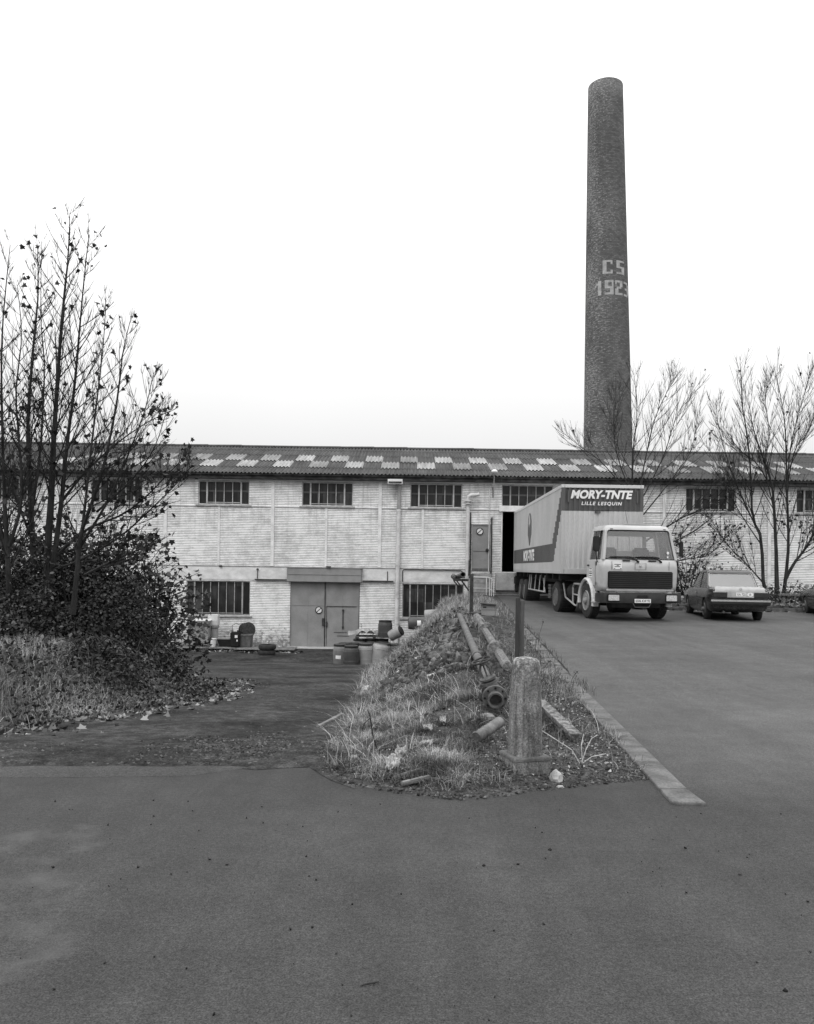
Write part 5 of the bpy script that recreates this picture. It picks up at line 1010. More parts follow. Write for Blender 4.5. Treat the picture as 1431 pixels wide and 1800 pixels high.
tree('bare_tree', 'bare spreading tree rising behind the lorry trailer beside the chimney', [
    ([(1128, 1040), (1122, 960), (1113, 880), (1112, 800), (1120, 730), (1114, 655)], 31.5, .2, .075, .007, 18, 2.2, 42, .3, 2),
    ([(1116, 905), (1132, 820), (1150, 740), (1172, 690), (1182, 664)], 31.5, .2, .042, .005, 16, 1.9, 40, .2, 3),
    ([(1116, 900), (1165, 805), (1190, 730), (1221, 684)], 31.5, .2, .036, .005, 15, 1.9, 40, .2, 3),
    ([(1114, 880), (1085, 800), (1078, 740), (1084, 690)], 31.5, .3, .036, .005, 15, 1.7, 40, .2, 3),
    ([(1114, 880), (1060, 815), (1020, 785), (986, 757)], 31.5, .3, .03, .005, 11, 1.5, 38, .2, 3),
    ([(1118, 920), (1175, 850), (1215, 790), (1226, 720)], 31.5, -.2, .036, .005, 15, 1.8, 40, .2, 3),
    ([(1122, 960), (1190, 915), (1240, 890), (1285, 850)], 31.5, -.3, .05, .007, 15, 1.9, 42, .1, 2),
    ([(1124, 985), (1180, 955), (1225, 930), (1262, 900)], 31.5, -.5, .045, .007, 15, 1.7, 45, .1, 2),
    ([(1124, 1000), (1195, 985), (1245, 975), (1280, 940)], 31.5, -.7, .04, .007, 16, 1.6, 48, .1, 3)], lf_right, .1, M['leaf_sky'], .0058, 'bare trees along the right wall')
tree('bare_tree', 'many-stemmed bare tree in front of the right wall, behind the parked saloon', [
    ([(1366, 1062), (1365, 1000), (1364, 958), (1360, 884), (1355, 843), (1335, 787), (1322, 745), (1316, 700)], 30.5, 0, .11, .007, 20, 2.0, 34, .3, 2),
    ([(1352, 1062), (1342, 1025), (1338, 946), (1323, 909), (1320, 836), (1313, 762), (1303, 701), (1305, 655)], 30.5, .2, .095, .007, 20, 2.0, 34, .3, 2),
    ([(1374, 1062), (1380, 1025), (1386, 958), (1384, 884), (1382, 799), (1379, 738), (1365, 660)], 30.5, -.2, .10, .007, 20, 2.0, 34, .3, 2),
    ([(1380, 1020), (1396, 990), (1415, 965), (1436, 925), (1455, 860), (1465, 760)], 30.5, -.2, .085, .007, 20, 2.0, 38, .2, 3),
    ([(1383, 880), (1388, 799), (1401, 738), (1415, 690), (1427, 652)], 30.5, .1, 0.038, .005, 16, 1.7, 36, .2, 3),
    ([(1342, 1025), (1311, 990), (1280, 958), (1245, 905)], 30.5, -.2, 0.038, .005, 15, 1.6, 40, .15, 3),
    ([(1358, 860), (1330, 815), (1300, 790), (1262, 748)], 30.5, .1, 0.034, .005, 15, 1.6, 36, .2, 3),
    ([(1338, 946), (1312, 890), (1290, 840), (1268, 770), (1258, 715)], 30.5, .2, 0.038, .005, 17, 1.8, 36, .2, 3),
    ([(1340, 960), (1300, 900), (1275, 850), (1248, 790)], 30.5, -.1, 0.030, .005, 14, 1.6, 36, .2, 3),
    ([(1362, 900), (1345, 820), (1352, 760), (1345, 700), (1352, 668)], 30.5, -.3, 0.034, .005, 16, 1.5, 32, .2, 3),
    ([(1385, 850), (1398, 790), (1420, 760), (1440, 700)], 30.5, -.3, 0.030, .005, 14, 1.5, 34, .2, 3)], lf_right, .1, M['leaf_sky'], .0058, 'bare trees along the right wall')
# ------------------------------------------------------------------ shrubs
def shrub(name, label, ells, n, size, base, m=None, shape='oval', twigs=40, dens=.55, group=None):
    root = thing(name, label, 'shrub', base, 0, group); P = []; tm = MB(); rd = random.Random(len(label))
    for (x, y, z, rx, ry, rz), w in zip(ells, [e[3] * e[5] for e in ells]):
        k = int(n * w / sum(e[3] * e[5] for e in ells)); d = rng.normal(size=(k * 3, 3)); d /= np.linalg.norm(d, axis=1, keepdims=True); r = rng.random((k * 3, 1)) ** dens
        q = d * r * np.array([rx, ry, rz]) + np.array([x, y, z]); fac = np.array([1 + .22 * mnoise.noise(Vector(v) * 1.2) + .1 * mnoise.noise(Vector(v) * 3.5) for v in d * 1.0 + np.array([x, y, z])]); q = np.array([x, y, z]) + (q - np.array([x, y, z])) * fac[:, None]
        keep = np.array([mnoise.noise(Vector(v) * 1.7) + .35 * mnoise.noise(Vector(v) * 4.5) > -.28 for v in q]) & np.array([v[2] > H(v[0], v[1]) - .02 for v in q]); P.append(q[keep][:k])
        for _ in range(twigs):
            a = rd.uniform(0, 6.28); e = rd.uniform(-.1, 1.2); t = Vector((x + rx * math.cos(a) * math.cos(e) * .98, y + ry * math.sin(a) * math.cos(e), z + rz * math.sin(e) * 1.05)); b = Vector((x + rd.uniform(-.25, .25) * rx, y + rd.uniform(-.25, .25) * ry, H(x, y))); mid = b.lerp(t, .55) + Vector((0, 0, .25 * rz)); tm.tube([b, mid, t], [.02, .011, .004], 4, cap=False)
    tm.build('stem', M['twig'], root, world=True, fix=False); P = np.concatenate(P); rr = np.clip(rng.normal(.45, .25, len(P)), 0, 1); leaves('foliage', P, size, m or M['leaf_bush'], root, shape, .9, rr)
    return root
shrub('shrub', 'big dark leafy bush at the drive edge, under the left trees', [(-5.8, 14.6, -.1, 1.7, 1.5, 1.45), (-4.75, 14.3, -.65, .9, 1.1, 1.0), (-6.7, 14.0, .3, 1.5, 1.3, 1.15), (-5.1, 13.2, -.55, 1.1, .8, .7), (-4.7, 11.9, -.3, .9, .95, .76), (-5.3, 11.1, -.05, .8, .8, .55), (-6.6, 15.2, 1.2, 1.5, 1.1, 1.1)], 34000, .062, (-5.6, 14.5, -.4))
shrub('shrub', 'broad dark brambly bush below the leftmost trees, behind the bank grass', [(-8.2, 13.2, .55, 1.7, 1.4, 1.05), (-9.8, 13.4, .7, 1.6, 1.4, 1.2), (-6.9, 12.3, .2, 1.2, .9, .75)], 15000, .065, (-8.3, 13.2, .2))
shrub('shrub', 'pale-leaved open bush half hidden behind the dark one, nearer the warehouse wall', [(-5.6, 17.0, .3, 1.6, 1.2, 1.6), (-7.4, 16.8, .8, 1.8, 1.2, 1.6), (-8.6, 15.6, 1.5, 2.2, 1.0, 1.3), (-6.2, 15.9, 1.3, 1.6, 1.0, 1.2)], 8000, .095, (-6.2, 16.9, -.6), M['leaf'], 'maple', 50, .6)
shrub('shrub', 'loose leafy bush between the lorry cab and the saloon, against the wall', [(11.0, 31.2, 1.3, 1.6, 1.0, 1.3), (12.6, 31.4, 1.0, 1.4, .9, 1.0)], 650, .1, (11.6, 31.3, .3), M['leaf'], 'maple', 55, .5)
shrub('shrub', 'low loose undergrowth at the foot of the right-hand tree by the wall', [(14.4, 30.2, .75, 1.7, .9, .5), (16.8, 30.2, .7, 1.4, .8, .5)], 1500, .09, (15.4, 30.2, .4), M['leaf'], 'oval', 40, .5)
# planting strip on the right: kerb, soil, litter, low rail
mb = MB(); bx = [8.2 + .9 * k for k in range(20)]
for k, x in enumerate(bx):
    m2 = MB(); m2.rbox((x + .44, 27.75, .27), (.875, .16, .2), .015); o = m2.build('kerb_stone', M['kerb'], loc=(x + .44, 27.75, .26)); tag(o, '%s block from the left of the raised kerb behind the parked cars' % 'first second third fourth fifth sixth seventh eighth ninth tenth eleventh twelfth thirteenth fourteenth fifteenth sixteenth seventeenth eighteenth nineteenth twentieth'.split()[k], 'kerb stone', 'raised kerb blocks of the planting strip')
sv = []; 
for y in (27.82, 28.2, 29, 30.5, 32.5, 36.99):
    for x in np.arange(8.0, 40.1, .5): sv.append((x, y, .34 + (.06 + .05 * mnoise.noise(Vector((x, y, 0)))) * (y > 28) + .25 * ss((y - 28) / 3)))
nxs = len(np.arange(8.0, 40.1, .5)); struct(npmesh('planting_strip', sv, [(j * nxs + i, j * nxs + i + 1, (j + 1) * nxs + i + 1, (j + 1) * nxs + i) for j in range(5) for i in range(nxs - 1)], M['soil'], smooth=True))
P = np.array([(random.uniform(8.3, 19), random.uniform(27.3, 30.5), 0) for _ in range(1100)]); P[:, 2] = [(.46 + .2 * ss((y - 28) / 3) if y > 27.85 else zyard(y) + .01) for y in P[:, 1]]
stuff(leaves('leaf_litter', P, .12, M['litter'], None, 'maple', .25), 'fallen leaves along the raised kerb behind the parked cars', 'leaves')
lr = thing('low_rail', 'low weathered concrete rail on short posts under the right-hand tree', 'rail', (15.2, 28.9, .5)); mb = MB(); mb.rbox((15.2, 28.9, .82), (3.4, .12, .1), .02); mb.build('rail', M['concrete'], lr, world=True)
for x in (13.7, 15.2, 16.7): mb = MB(); mb.rbox((x, 28.96, .62), (.12, .1, .36), .015); mb.build('post', M['concrete'], lr, world=True)
# ------------------------------------------------------------------ things on and around the bank
# octagonal stone bollard
pb = at(922, 1360, 6.25); pb.z = 0.0
po = thing('stone_post', 'weathered octagonal concrete post with domed top and square plinth at the street corner', 'post', pb, R_(16))
mb = MB()
def octo(w, c, z): return [(-w, -w + c, z), (-w + c, -w, z), (w - c, -w, z), (w, -w + c, z), (w, w - c, z), (w - c, w, z), (-w + c, w, z), (-w, w - c, z)]
rings = []
def notched(w, c, z, d):
    o = [Vector(p) for p in octo(w, c, z)]; out = []
    for i, p in enumerate(o):
        a, b = o[i - 1], o[(i + 1) % 8]; e = min(.011, c * .2); out += [p + (a - p).normalized() * e, p * 1 - Vector((p.x, p.y, 0)).normalized() * d, p + (b - p).normalized() * e]
    return [(q.x + .0025 * mnoise.noise(Vector((q.x * 30, q.z * 14, 1))), q.y + .0025 * mnoise.noise(Vector((q.y * 30, q.z * 14, 4))), z) for q in out]
for w, z, d in ((.127, .15, .012), (.125, .2, .012), (.121, .35, .012), (.117, .5, .012), (.108, .72, .011), (.103, .80, .008), (.103, .85, .006), (.096, .88, .003), (.076, .905, .001), (.03, .915, 0)): rings.append(notched(w * .97, w * .42, z, d))
mb.loft(rings); mb.build('shaft', M['post_stone'], po)
mb = MB(); mb.loft([octo(.153, .008, -.1), octo(.153, .008, .1), octo(.15, .01, .148), octo(.14, .02, .156)]); mb.build('plinth', M['post_stone'], po, bevel=.004); mb = MB(); mb.loft([octo(.157, .008, .128), octo(.157, .008, .146), octo(.15, .012, .158)]); mb.build('ledge', M['kerb'], po, bevel=.003)
# dark timber post pair
q = at(913, 1150, 10.2); t = thing('timber_post', 'dark square double timber post standing behind the stone post', 'post', (q.x, 10.2, .0), R_(-6))
mb = MB(); mb.rbox((-.028, 0, .6), (.055, .09, 1.27), .004); mb.build('plank', M['wood_post'], t)
mb = MB(); mb.rbox((.03, .012, .585), (.05, .085, 1.23), .004); mb.build('plank', M['wood_post_pale'], t)
mb = MB(); mb.tube([(-.06, -.05, .4), (-.09, -.06, .42), (-.1, -.04, .48), (-.07, -.05, .5)], .005, 5); mb.build('wire_loop', M['steel_dark'], t)
# tall pipe support with two cut pipes on its arm
q = at(828, 1108, 20); t = thing('pipe_support', 'tall dark rusty pipe bracket post carrying cut-off pipe ends on the crest', 'pipe support', (q.x, 20, H(q.x, 20)))
gz = H(q.x, 20); tp = at(824, 1012, 20); mb = MB(); mb.box((q.x, 20, (gz + tp.z) / 2), (.085, .085, tp.z - gz + .1)); mb.box((q.x - .02, 20, gz + .1), (.3, .25, .07)); mb.tube([at(824, 1012, 20), at(825, 985, 20)], .02, 6); mb.build('post', M['steel_dark'], t, world=True, bevel=.008)
mb = MB(); mb.rbox(((at(798, 1020, 20).x + tp.x) / 2, 20, at(810, 1019.5, 20).z), (tp.x - at(798, 1020, 20).x, .1, .06), .01); mb.tube([at(811, 1020, 20), at(824, 1038, 20)], .022, 6); mb.tube([at(797, 1020, 20.3), at(805, 1030, 20.3)], .018, 6); mb.tube([at(802, 1020, 20.3), at(812, 1032, 20.3)], .018, 6); mb.build('arm', M['steel_dark'], t, world=True)
for a, b, lab in ((at(814, 1010, 19.6), at(800, 1016, 21.5), 0), (at(800, 1016, 20.0), at(797, 1013, 20.6), 1)):
    mb = MB(); d = (b - a).normalized(); rot = d.to_track_quat('Z', 'Y').to_matrix(); ln = (b - a).length; mb.lathe([(.05, .02), (.06, 0), (.066, 0), (.066, ln), (.05, ln), (.05, .02)], 20, 'Z', a, 0, rot); o = mb.build('cut_pipe', M['steel_mid'] if lab == 0 else M['steel_dark'], t, world=True, smooth=True)
# pale kiosk box and grey cabinet beside it
q = at(837, 1103, 19.4); g0 = H(q.x, 19.4); t = thing('meter_box', 'small pale upright box with dark flat lid beside the pipe bracket', 'box', (q.x, 19.4, g0))
z1, z0 = at(836, 1080, 19.4).z, at(836, 1101, 19.4).z; mb = MB(); mb.poly([(q.x - .13, 19.4, z0 + .1), (q.x - .06, 19.4, z0 + .04), (q.x + .06, 19.4, z0 - .02), (q.x + .11, 19.4, z0 + .02), (q.x + .11, 19.4, z1 - .1), (q.x + .02, 19.4, z1 - .02), (q.x - .1, 19.4, z1 - .08)], (0, .25, 0)); mb.build('front', M['cab_pale'], t, world=True, bevel=.01)
mb = MB(); mb.rbox((q.x, 19.52, z1 + .02), (.24, .3, .05), .01); mb.build('lid', M['steel_dark'], t, world=True)
mb = MB(); mb.b2(q.x - .11, q.x + .12, 19.45, 19.64, g0 - .05, z1); mb.build('body', M['sill'], t, world=True)
q = at(858, 1092, 22); t = thing('utility_cabinet', 'grey steel utility cabinet with tilted dark lid in the tall grass', 'cabinet', (q.x, 22, H(q.x, 22)), R_(-8))
hz_ = at(858, 1063, 22).z - H(q.x, 22); mb = MB(); mb.rbox((0, .2, hz_ / 2), (.40, .4, hz_), .02); mb.build('body', M['door'], t)
mb = MB(); mb.box((0, .18, hz_ + .015), (.44, .5, .03), 0, Matrix.Rotation(R_(4), 3, 'Y')); mb.build('lid', M['steel_dark'], t)
mb = MB(); mb.box((-.1, -.006, hz_ - .07), (.09, .012, .04)); mb.box((0, -.004, hz_ * .55), (.37, .006, .008)); mb.build('latch', M['steel_dark'], t)
# long pipe and gate valve lying along the crest
pa, pbb = at(862, 1208, 8.35), at(808, 1082, 17.0); pm = pa.lerp(pbb, .5)
t = thing('long_pipe', 'long pale rusty pipe lying along the crest behind the gate valve', 'pipe', (pm.x, pm.y, pm.z))
mb = MB(); mb.tube([pa.lerp(pbb, k / 10) + Vector((0, 0, .02 * mnoise.noise(Vector((k, 0, 0))))) for k in range(11)], .055, 14); mb.build('tube', M['pipe_rust'], t, world=True, smooth=True)
d = (pbb - pa).normalized(); rot = d.to_track_quat('Z', 'Y').to_matrix(); mb = MB(); mb.lathe([(.05, 0), (.063, 0), (.063, .1), (.05, .1)], 16, 'Z', pa.lerp(pbb, .27), 0, rot); mb.build('collar', M['pipe_rust'], t, world=True, smooth=True)
for k in (.62, .97):
    c = pa.lerp(pbb, k); mb = MB(); mb.b2(c.x - .05, c.x + .05, c.y - .05, c.y + .05, H(c.x, c.y) - .05, c.z - .05); mb.build('block', M['rubble'], t, world=True)
v0 = at(872, 1232, 7.75); ax = (pa - v0).normalized(); ax = (Vector((pa.x, pa.y, pa.z + .03)) - v0).normalized(); rot = ax.to_track_quat('Z', 'Y').to_matrix()
t = thing('gate_valve', 'rusty iron gate valve with bolted flange, open mouth and handwheel', 'valve', v0)
mb = MB(); mb.lathe([(.06, .03), (.062, 0), (.078, 0), (.08, .03), (.074, .09), (.07, .34), (.06, .34), (.06, .03)], 24, 'Z', v0, 0, rot); mb.lathe([(.059, .12), (0, .12)], 24, 'Z', v0, 1, rot); mb.build('pipe_mouth', [M['steel_mid'], M['dark']], t, world=True, smooth=True)
mb = MB(); mb.lathe([(.076, .095), (.122, .095), (.125, .105), (.125, .13), (.072, .135)], 28, 'Z', v0, 0, rot)
for k in range(8): a = 2 * math.pi * k / 8; mb.lathe([(.012, .085), (.012, .1)], 6, 'Z', v0 + rot @ Vector((.101 * math.cos(a), .101 * math.sin(a), 0)), 1, rot)
mb.build('flange', [M['steel_mid'], M['black']], t, world=True, smooth=True); mb = MB(); mb.lathe([(.07, .34), (.112, .34), (.112, .375), (.07, .375)], 28, 'Z', v0, 0, rot); mb.build('flange', [M['steel_mid'], M['black']], t, world=True, smooth=True)
c = v0 + ax * .22; up = (Vector((-.34, .05, .9))).normalized(); up = (up - ax * up.dot(ax)).normalized(); ru = up.to_track_quat('Z', 'Y').to_matrix()
mb = MB(); mb.lathe([(.085, -.05), (.09, .05), (.07, .1), (.06, .12), (.095, .122), (.095, .15), (.05, .155), (.05, .17), (.085, .172), (.085, .19), (.03, .2)], 18, 'Z', c, 0, ru); mb.build('bonnet', M['steel_mid'], t, world=True, smooth=True)
sd = up.cross(ax).normalized(); mb = MB()
for s in (-1, 1): mb.tube([c + up * .18 + sd * .045 * s, c + up * .27 + sd * .05 * s, c + up * .33 + sd * .025 * s], .013, 6)
mb.tube([c + up * .18, c + up * .38], .01, 6); mb.lathe([(.03, .32), (.03, .35)], 10, 'Z', c, 0, ru); mb.build('yoke', M['steel_mid'], t, world=True, smooth=True)
mb = MB(); hw_ = c + up * .37; ring = [hw_ + sd * .1 * math.cos(a) + ax * .1 * math.sin(a) for a in np.linspace(0, 2 * math.pi, 25)]; mb.tube(ring, .01, 6, cap=False)
for k in range(4): a = k * math.pi / 2 + .4; mb.tube([hw_, hw_ + sd * .1 * math.cos(a) + ax * .1 * math.sin(a)], .008, 5)
mb.build('handwheel', M['steel_dark'], t, world=True, smooth=True)
# broken concrete fence: leaning slab posts with an octagonal rail
def beam(mb, a, b, w, n=8, e=1.0):
    d = (b - a).normalized(); r = d.to_track_quat('Z', 'Y').to_matrix(); L_ = (b - a).length; mb.lathe([(w * .8, 0), (w, .02), (w, L_ * .5), (w * .97, L_ - .02), (w * .8, L_)], n, 'Z', a, 0, r)
r1, r2 = at(892, 1172, 9.0), at(840, 1088, 18.6); t = thing('concrete_fence', 'broken concrete fence rail running through two round-topped posts on the crest', 'fence', (r1.x, r1.y, H(r1.x, r1.y)))
mb = MB(); beam(mb, r1, r2, .062); mb.build('rail', M['concrete'], t, world=True)
mb = MB(); beam(mb, r2 + Vector((0, -.9, -.03)), r2 + Vector((-.02, .15, .04)), .095, 12); mb.build('rail_socket', M['concrete'], t, world=True, smooth=True)
for k, wq, lean in ((.17, .135, -.12), (.60, .15, .1)):
    c = r1.lerp(r2, k); g0 = H(c.x, c.y) - .1; mb = MB(); hh = c.z + .16 - g0; prof = [(-wq, 0), (wq, 0), (wq * .95, hh - wq)] + [(wq * .95 * math.cos(a), hh - wq + wq * .95 * math.sin(a)) for a in np.linspace(.2, math.pi - .2, 9)] + [(-wq * .95, hh - wq)]
    mb.poly([(c.x + x + lean * (z / hh) * .3, c.y - .05, g0 + z) for x, z in prof], (0, .11, 0)); mb.build('post', M['concrete'], t, world=True, bevel=.008)
f1, f2 = at(948, 1234, 8.2), at(1013, 1306, 7.35); f2.z = H(f2.x, f2.y) + .05; t = thing('fallen_rail', 'fallen concrete rail lying aslant beside the stone post', 'rail', f2)
mb = MB(); d = (f2 - f1).normalized(); rot = d.to_track_quat('Z', 'Y').to_matrix(); L_ = (f2 - f1).length; pts = [(-.055, -.028), (.055, -.028), (.055, .012), (.02, .03), (.02, .075), (-.02, .075), (-.02, .03), (-.055, .012)]
mb.poly([f1 + rot @ Vector((x, -y, 0)) for x, y in pts], d * L_); mb.build('beam', M['concrete'], t, world=True, bevel=.005)
# corrugated roller and rubble near the post
a, b = at(838, 1296, 7.0), at(880, 1268, 7.25); t = thing('ribbed_pipe', 'short ribbed pipe section lying by the stone post below the valve', 'pipe', a)
mb = MB(); d = (b - a).normalized(); rot = d.to_track_quat('Z', 'Y').to_matrix(); L_ = (b - a).length; mb.lathe([(.03, 0)] + [(.046 + .006 * (k % 2), L_ * k / 16) for k in range(17)] + [(.03, L_)], 14, 'Z', a, 0, rot); mb.build('tube', M['rubble'], t, world=True, smooth=True)
def rock(name, c, d, m, label, cat, group=None, seed=0, sub=2):
    bm = bmesh.new(); bmesh.ops.create_icosphere(bm, subdivisions=sub, radius=1)
    for v in bm.verts:
        n = v.co.normalized(); k = 1 + .35 * mnoise.noise(n * 1.3 + Vector((seed * 3.7, 0, 0))) + .15 * mnoise.noise(n * 4 + Vector((0, seed * 2.1, 0))); v.co = Vector((n.x * d[0] * k, n.y * d[1] * k, n.z * d[2] * k))
    me = bpy.data.meshes.new(name); bm.to_mesh(me); bm.free(); me.materials.append(m); o = bpy.data.objects.new(name, me); COL.objects.link(o); o.location = c; o.rotation_euler = (0, 0, seed * 1.3); return tag(o, label, cat, group)
q = at(977, 1368, 6.0); rock('pale_rock', (q.x, q.y, .035), (.055, .05, .06), M['rock'], 'pale angular rock on the gravel right of the stone post', 'rock', None, 3)
def onground(px, py, y0=5.5, y1=34):    # walk along the line of sight until it meets the ground
    y = y0
    while y < y1:
        p = at(px, py, y)
        if p.z <= H(p.x, y): return p
        y += .05
    return at(px, py, y1)
for k, (px, py, sz, lab) in enumerate(((646, 1212, .13, 'pale lump of rubble at the left foot of the bank'), (626, 1252, .07, 'small rubble lump low on the left slope of the bank'), (772, 1155, .2, 'big broken concrete lump in the middle of the rubble slope'), (738, 1160, .12, 'broken lump left of the big one on the rubble slope'), (790, 1140, .16, 'broken lump high on the rubble slope by the long pipe'),
        (712, 1185, .1, 'rubble lump among the split planks'), (760, 1190, .1, 'rubble lump just below the split planks'), (806, 1172, .12, 'rubble lump under the lower end of the long pipe'), (828, 1262, .07, 'rubble lump at the left of the ribbed pipe'), (858, 1262, .09, 'flat rubble lump directly below the valve mouth'), (880, 1282, .06, 'rubble lump touching the stone post'), (800, 1110, .16, 'dark lump at the top of the rubble slope'), (985, 1384, .03, 'little pale stone in the gravel at the street edge'))):
    p = onground(px, py); rock('rubble_lump', p, (sz, sz * .8, sz * .55), M['rubble'] if k % 3 else M['rock'], lab, 'rubble', 'rubble lumps on the bank', k + 5)
def rub_keep(x, y): return 1 if 11 < y < 22 and ip(XF, y) + .4 < x < ip(XC, y) + .2 and patch(x, y, 1.2, 14) > -.2 else 0
P = scatter(3600, (-1, 2), (10.5, 23), rub_keep); P[:, 2] += .03; stones('rubble', P, .07, M['stone_bits'], 'small rubble and clods spread over the bare slope of the bank', 'rubble')
P = scatter(700, (-1, 2), (6, 12), lambda x, y: mound_keep(x, y) * .6); P[:, 2] += .015; stones('clods', P, .03, M['stone_bits'], 'clods and small stones between the grass tufts of the bank', 'rubble')
# planks and split boards
for k, ((x0, y0), (x1, y1), w, m, lab) in enumerate((((680, 1204), (705, 1182), .09, 'wood_pale', 'pale split board, left one of the steep pair on the bank'), ((708, 1196), (737, 1186), .07, 'wood_pale', 'narrow pale batten lying right of the steep split board'), ((690, 1168), (745, 1140), .16, 'wood', 'long grey plank across the upper rubble slope'), ((700, 1160), (722, 1146), .13, 'wood', 'short grey plank at the upper left of the rubble slope'),
        ((560, 1282), (602, 1260), .05, 'wood', 'thin grey board at the left foot of the bank by the drive'), ((696, 1300), (760, 1306), .05, 'wood', 'grey stick lying level in the grass at mid-bank'), ((690, 1376), (742, 1360), .03, 'wood', 'thin stick lying along the street edge of the bank'), ((706, 1385), (756, 1374), .04, 'wood', 'dark board end at the street edge of the bank'), ((760, 1120), (800, 1106), .14, 'wood', 'grey plank near the top of the bank beside the pipe'))):
    a, b = onground(x0, y0), onground(x1, y1); a.z += .03; b.z += .035; d = b - a
    if d.length > 1.6: b = a + d.normalized() * 1.6; d = b - a; b.z = max(b.z, H(b.x, b.y) + .04)
    d = b - a; rot = d.to_track_quat('X', 'Z').to_matrix(); t = MB(); t.rbox((a + b) / 2, (d.length, w, .03), .006, 0, rot); tag(t.build('plank', M[m], loc=(a + b) / 2), lab, 'plank', 'boards and sticks on the bank')
# white rags / paper
def rag(px, py, w, h, label, seed, drop=.3):
    p = onground(px, py); bm = bmesh.new(); bmesh.ops.create_grid(bm, x_segments=14, y_segments=14, size=.5)
    for v in bm.verts:
        x, y = v.co.x, v.co.y; n = Vector((x * 3 + seed, y * 3, seed)); k = 1 + .5 * mnoise.noise(Vector((math.atan2(y, x) * 1.5, seed, 0))); X_, Y_ = x * w * k * .8, y * h * k * .8
        v.co = Vector((X_ + .02 * mnoise.noise(n * 2), Y_, .0)); gx, gy = p.x + v.co.x, p.y + v.co.y; v.co.z = H(gx, gy) - p.z + .045 + .09 * max(w, h) ** .5 * abs(mnoise.noise(n)) + .03 * mnoise.noise(n * 3)
    me = bpy.data.meshes.new('rag'); bm.to_mesh(me); bm.free(); me.materials.append(M['rag']); o = bpy.data.objects.new('rag', me); COL.objects.link(o); o.location = p; md = o.modifiers.new('thick', 'SOLIDIFY'); md.thickness = .004
    return tag(o, label, 'rag', 'white scraps on the bank')
rag(690, 1352, .13, .3, 'biggest crumpled white rag, near the street edge of the bank', 1); rag(705, 1332, .1, .22, 'white scrap just above the biggest rag', 2); rag(752, 1288, .09, .12, 'small white scrap in the middle of the grass slope', 3); rag(778, 1274, .06, .2, 'thin white scrap standing highest on the grass slope', 4)
rag(750, 1315, .12, .12, 'white strip of paper just above the dark grass tuft', 5); rag(804, 1340, .05, .07, 'tiny white scrap low in the grass left of the stone post', 6); rag(838, 1300, .05, .08, 'white scrap at the lower end of the ribbed pipe', 7); rag(622, 1342, .05, .07, 'tiny white scrap at the lower left of the bank', 8)
# dead weeds: dark stalk left, dry umbels by the kerb
t = thing('dead_weed', 'dark dead forked weed stalk at the lower left of the bank', 'weed', onground(664, 1322)); mb = MB(); b = onground(664, 1322); y = b.y
mb.tube([b, at(655, 1290, y), at(650, 1255, y + .03), at(646, 1248, y + .05)], [.007, .006, .005, .003], 5); mb.tube([at(651, 1262, y), at(640, 1272, y - .05), at(637, 1282, y - .06)], .004, 5); mb.build('stalk', M['twig'], t, world=True)
for k, (bx_, by_, pts) in enumerate(((1020, 1343, [(1005, 1318), (985, 1305), (952, 1284)]), (1022, 1343, [(1030, 1318), (1040, 1298), (1050, 1292)]), (1021, 1344, [(1040, 1330), (1065, 1325)]), (1024, 1342, [(1022, 1310), (1026, 1290)]))):
    b = onground(bx_, by_); t = thing('dead_weed', ['dry weed stalk leaning far left towards the stone post', 'dry weed stalk leaning up to the right by the kerb', 'low dry weed stalk lying out to the right by the kerb', 'upright dry weed stalk between post and kerb'][k], 'weed', b, 0, 'dry stalks by the kerb'); mb = MB(); mb.tube([b] + [at(x, y, b.y + .05 * i) for i, (x, y) in enumerate(pts)], .004, 5); mb.build('stalk', M['wood_pale'], t, world=True)
for k, (px, py, bx_, by_) in enumerate(((955, 1093, 945, 1150), (1012, 1183, 1006, 1215), (950, 1165, 946, 1200), (966, 1162, 955, 1195))):
    b = onground(bx_, by_, 8); b.z = H(b.x, b.y); h = at(px, py, b.y); t = thing('seed_head', ['tall thin weed with a dark seed head curving over the yard', 'dark seed head against the yard asphalt by the kerb', 'small dark seed head just right of the stone post', 'dark seed head right beside the smaller one by the post'][k], 'weed', b, 0, 'dark seed heads along the kerb'); mb = MB(); mb.tube([b, b.lerp(h, .5) + Vector((-.03, 0, .03)), h], .003, 4); mb.build('stalk', M['twig'], t, world=True)
    P_ = np.array(h)[None] + rng.normal(0, .012, (14, 3)); leaves('head', P_, .022, M['leaf_sky'], t, 'oval', 1)
# ------------------------------------------------------------------ drums by the bank
def make_drum(label, loc, h, r, m, rot=(0, 0, 0), lid=True, lab=False, group='plastic drums heaped by the bank'):
    t = thing('plastic_drum', label, 'drum', loc, 0, group); t.rotation_euler = rot
    mb = MB(); mb.lathe([(r * .8, 0), (r * .93, .02), (r * .97, h * .1), (r, h * .3), (r * 1.02, h * .5), (r, h * .7), (r * .98, h * .82), (r * .88, h * .93), (r * .8, h * .95), (r * .8, h)], 28); mb.lathe([(r * 1.0, h * .31), (r * 1.03, h * .325), (r * 1.0, h * .34)], 28); mb.lathe([(r * .99, h * .74), (r * 1.03, h * .755), (r * .99, h * .77)], 28); mb.build('body', m, t, smooth=True)
    if lid:
        mb = MB(); mb.lathe([(r * .9, h * .945), (r * .93, h * .95), (r * .93, h * 1.02), (r * .86, h * 1.04), (0, h * 1.03)], 28); mb.build('lid', M['lid'], t, smooth=True)
    if lab:
        mb = MB(); pts = [(r * 1.025 * math.sin(a), -r * 1.025 * math.cos(a)) for a in np.linspace(-.55, .25, 7)]
        mb.loft([[(x, y, h * .36), (x, y, h * .52)] for x, y in pts], closed=False, cap=False); mb.build('paper_label', M['plate'], t, fix=False)
    return t
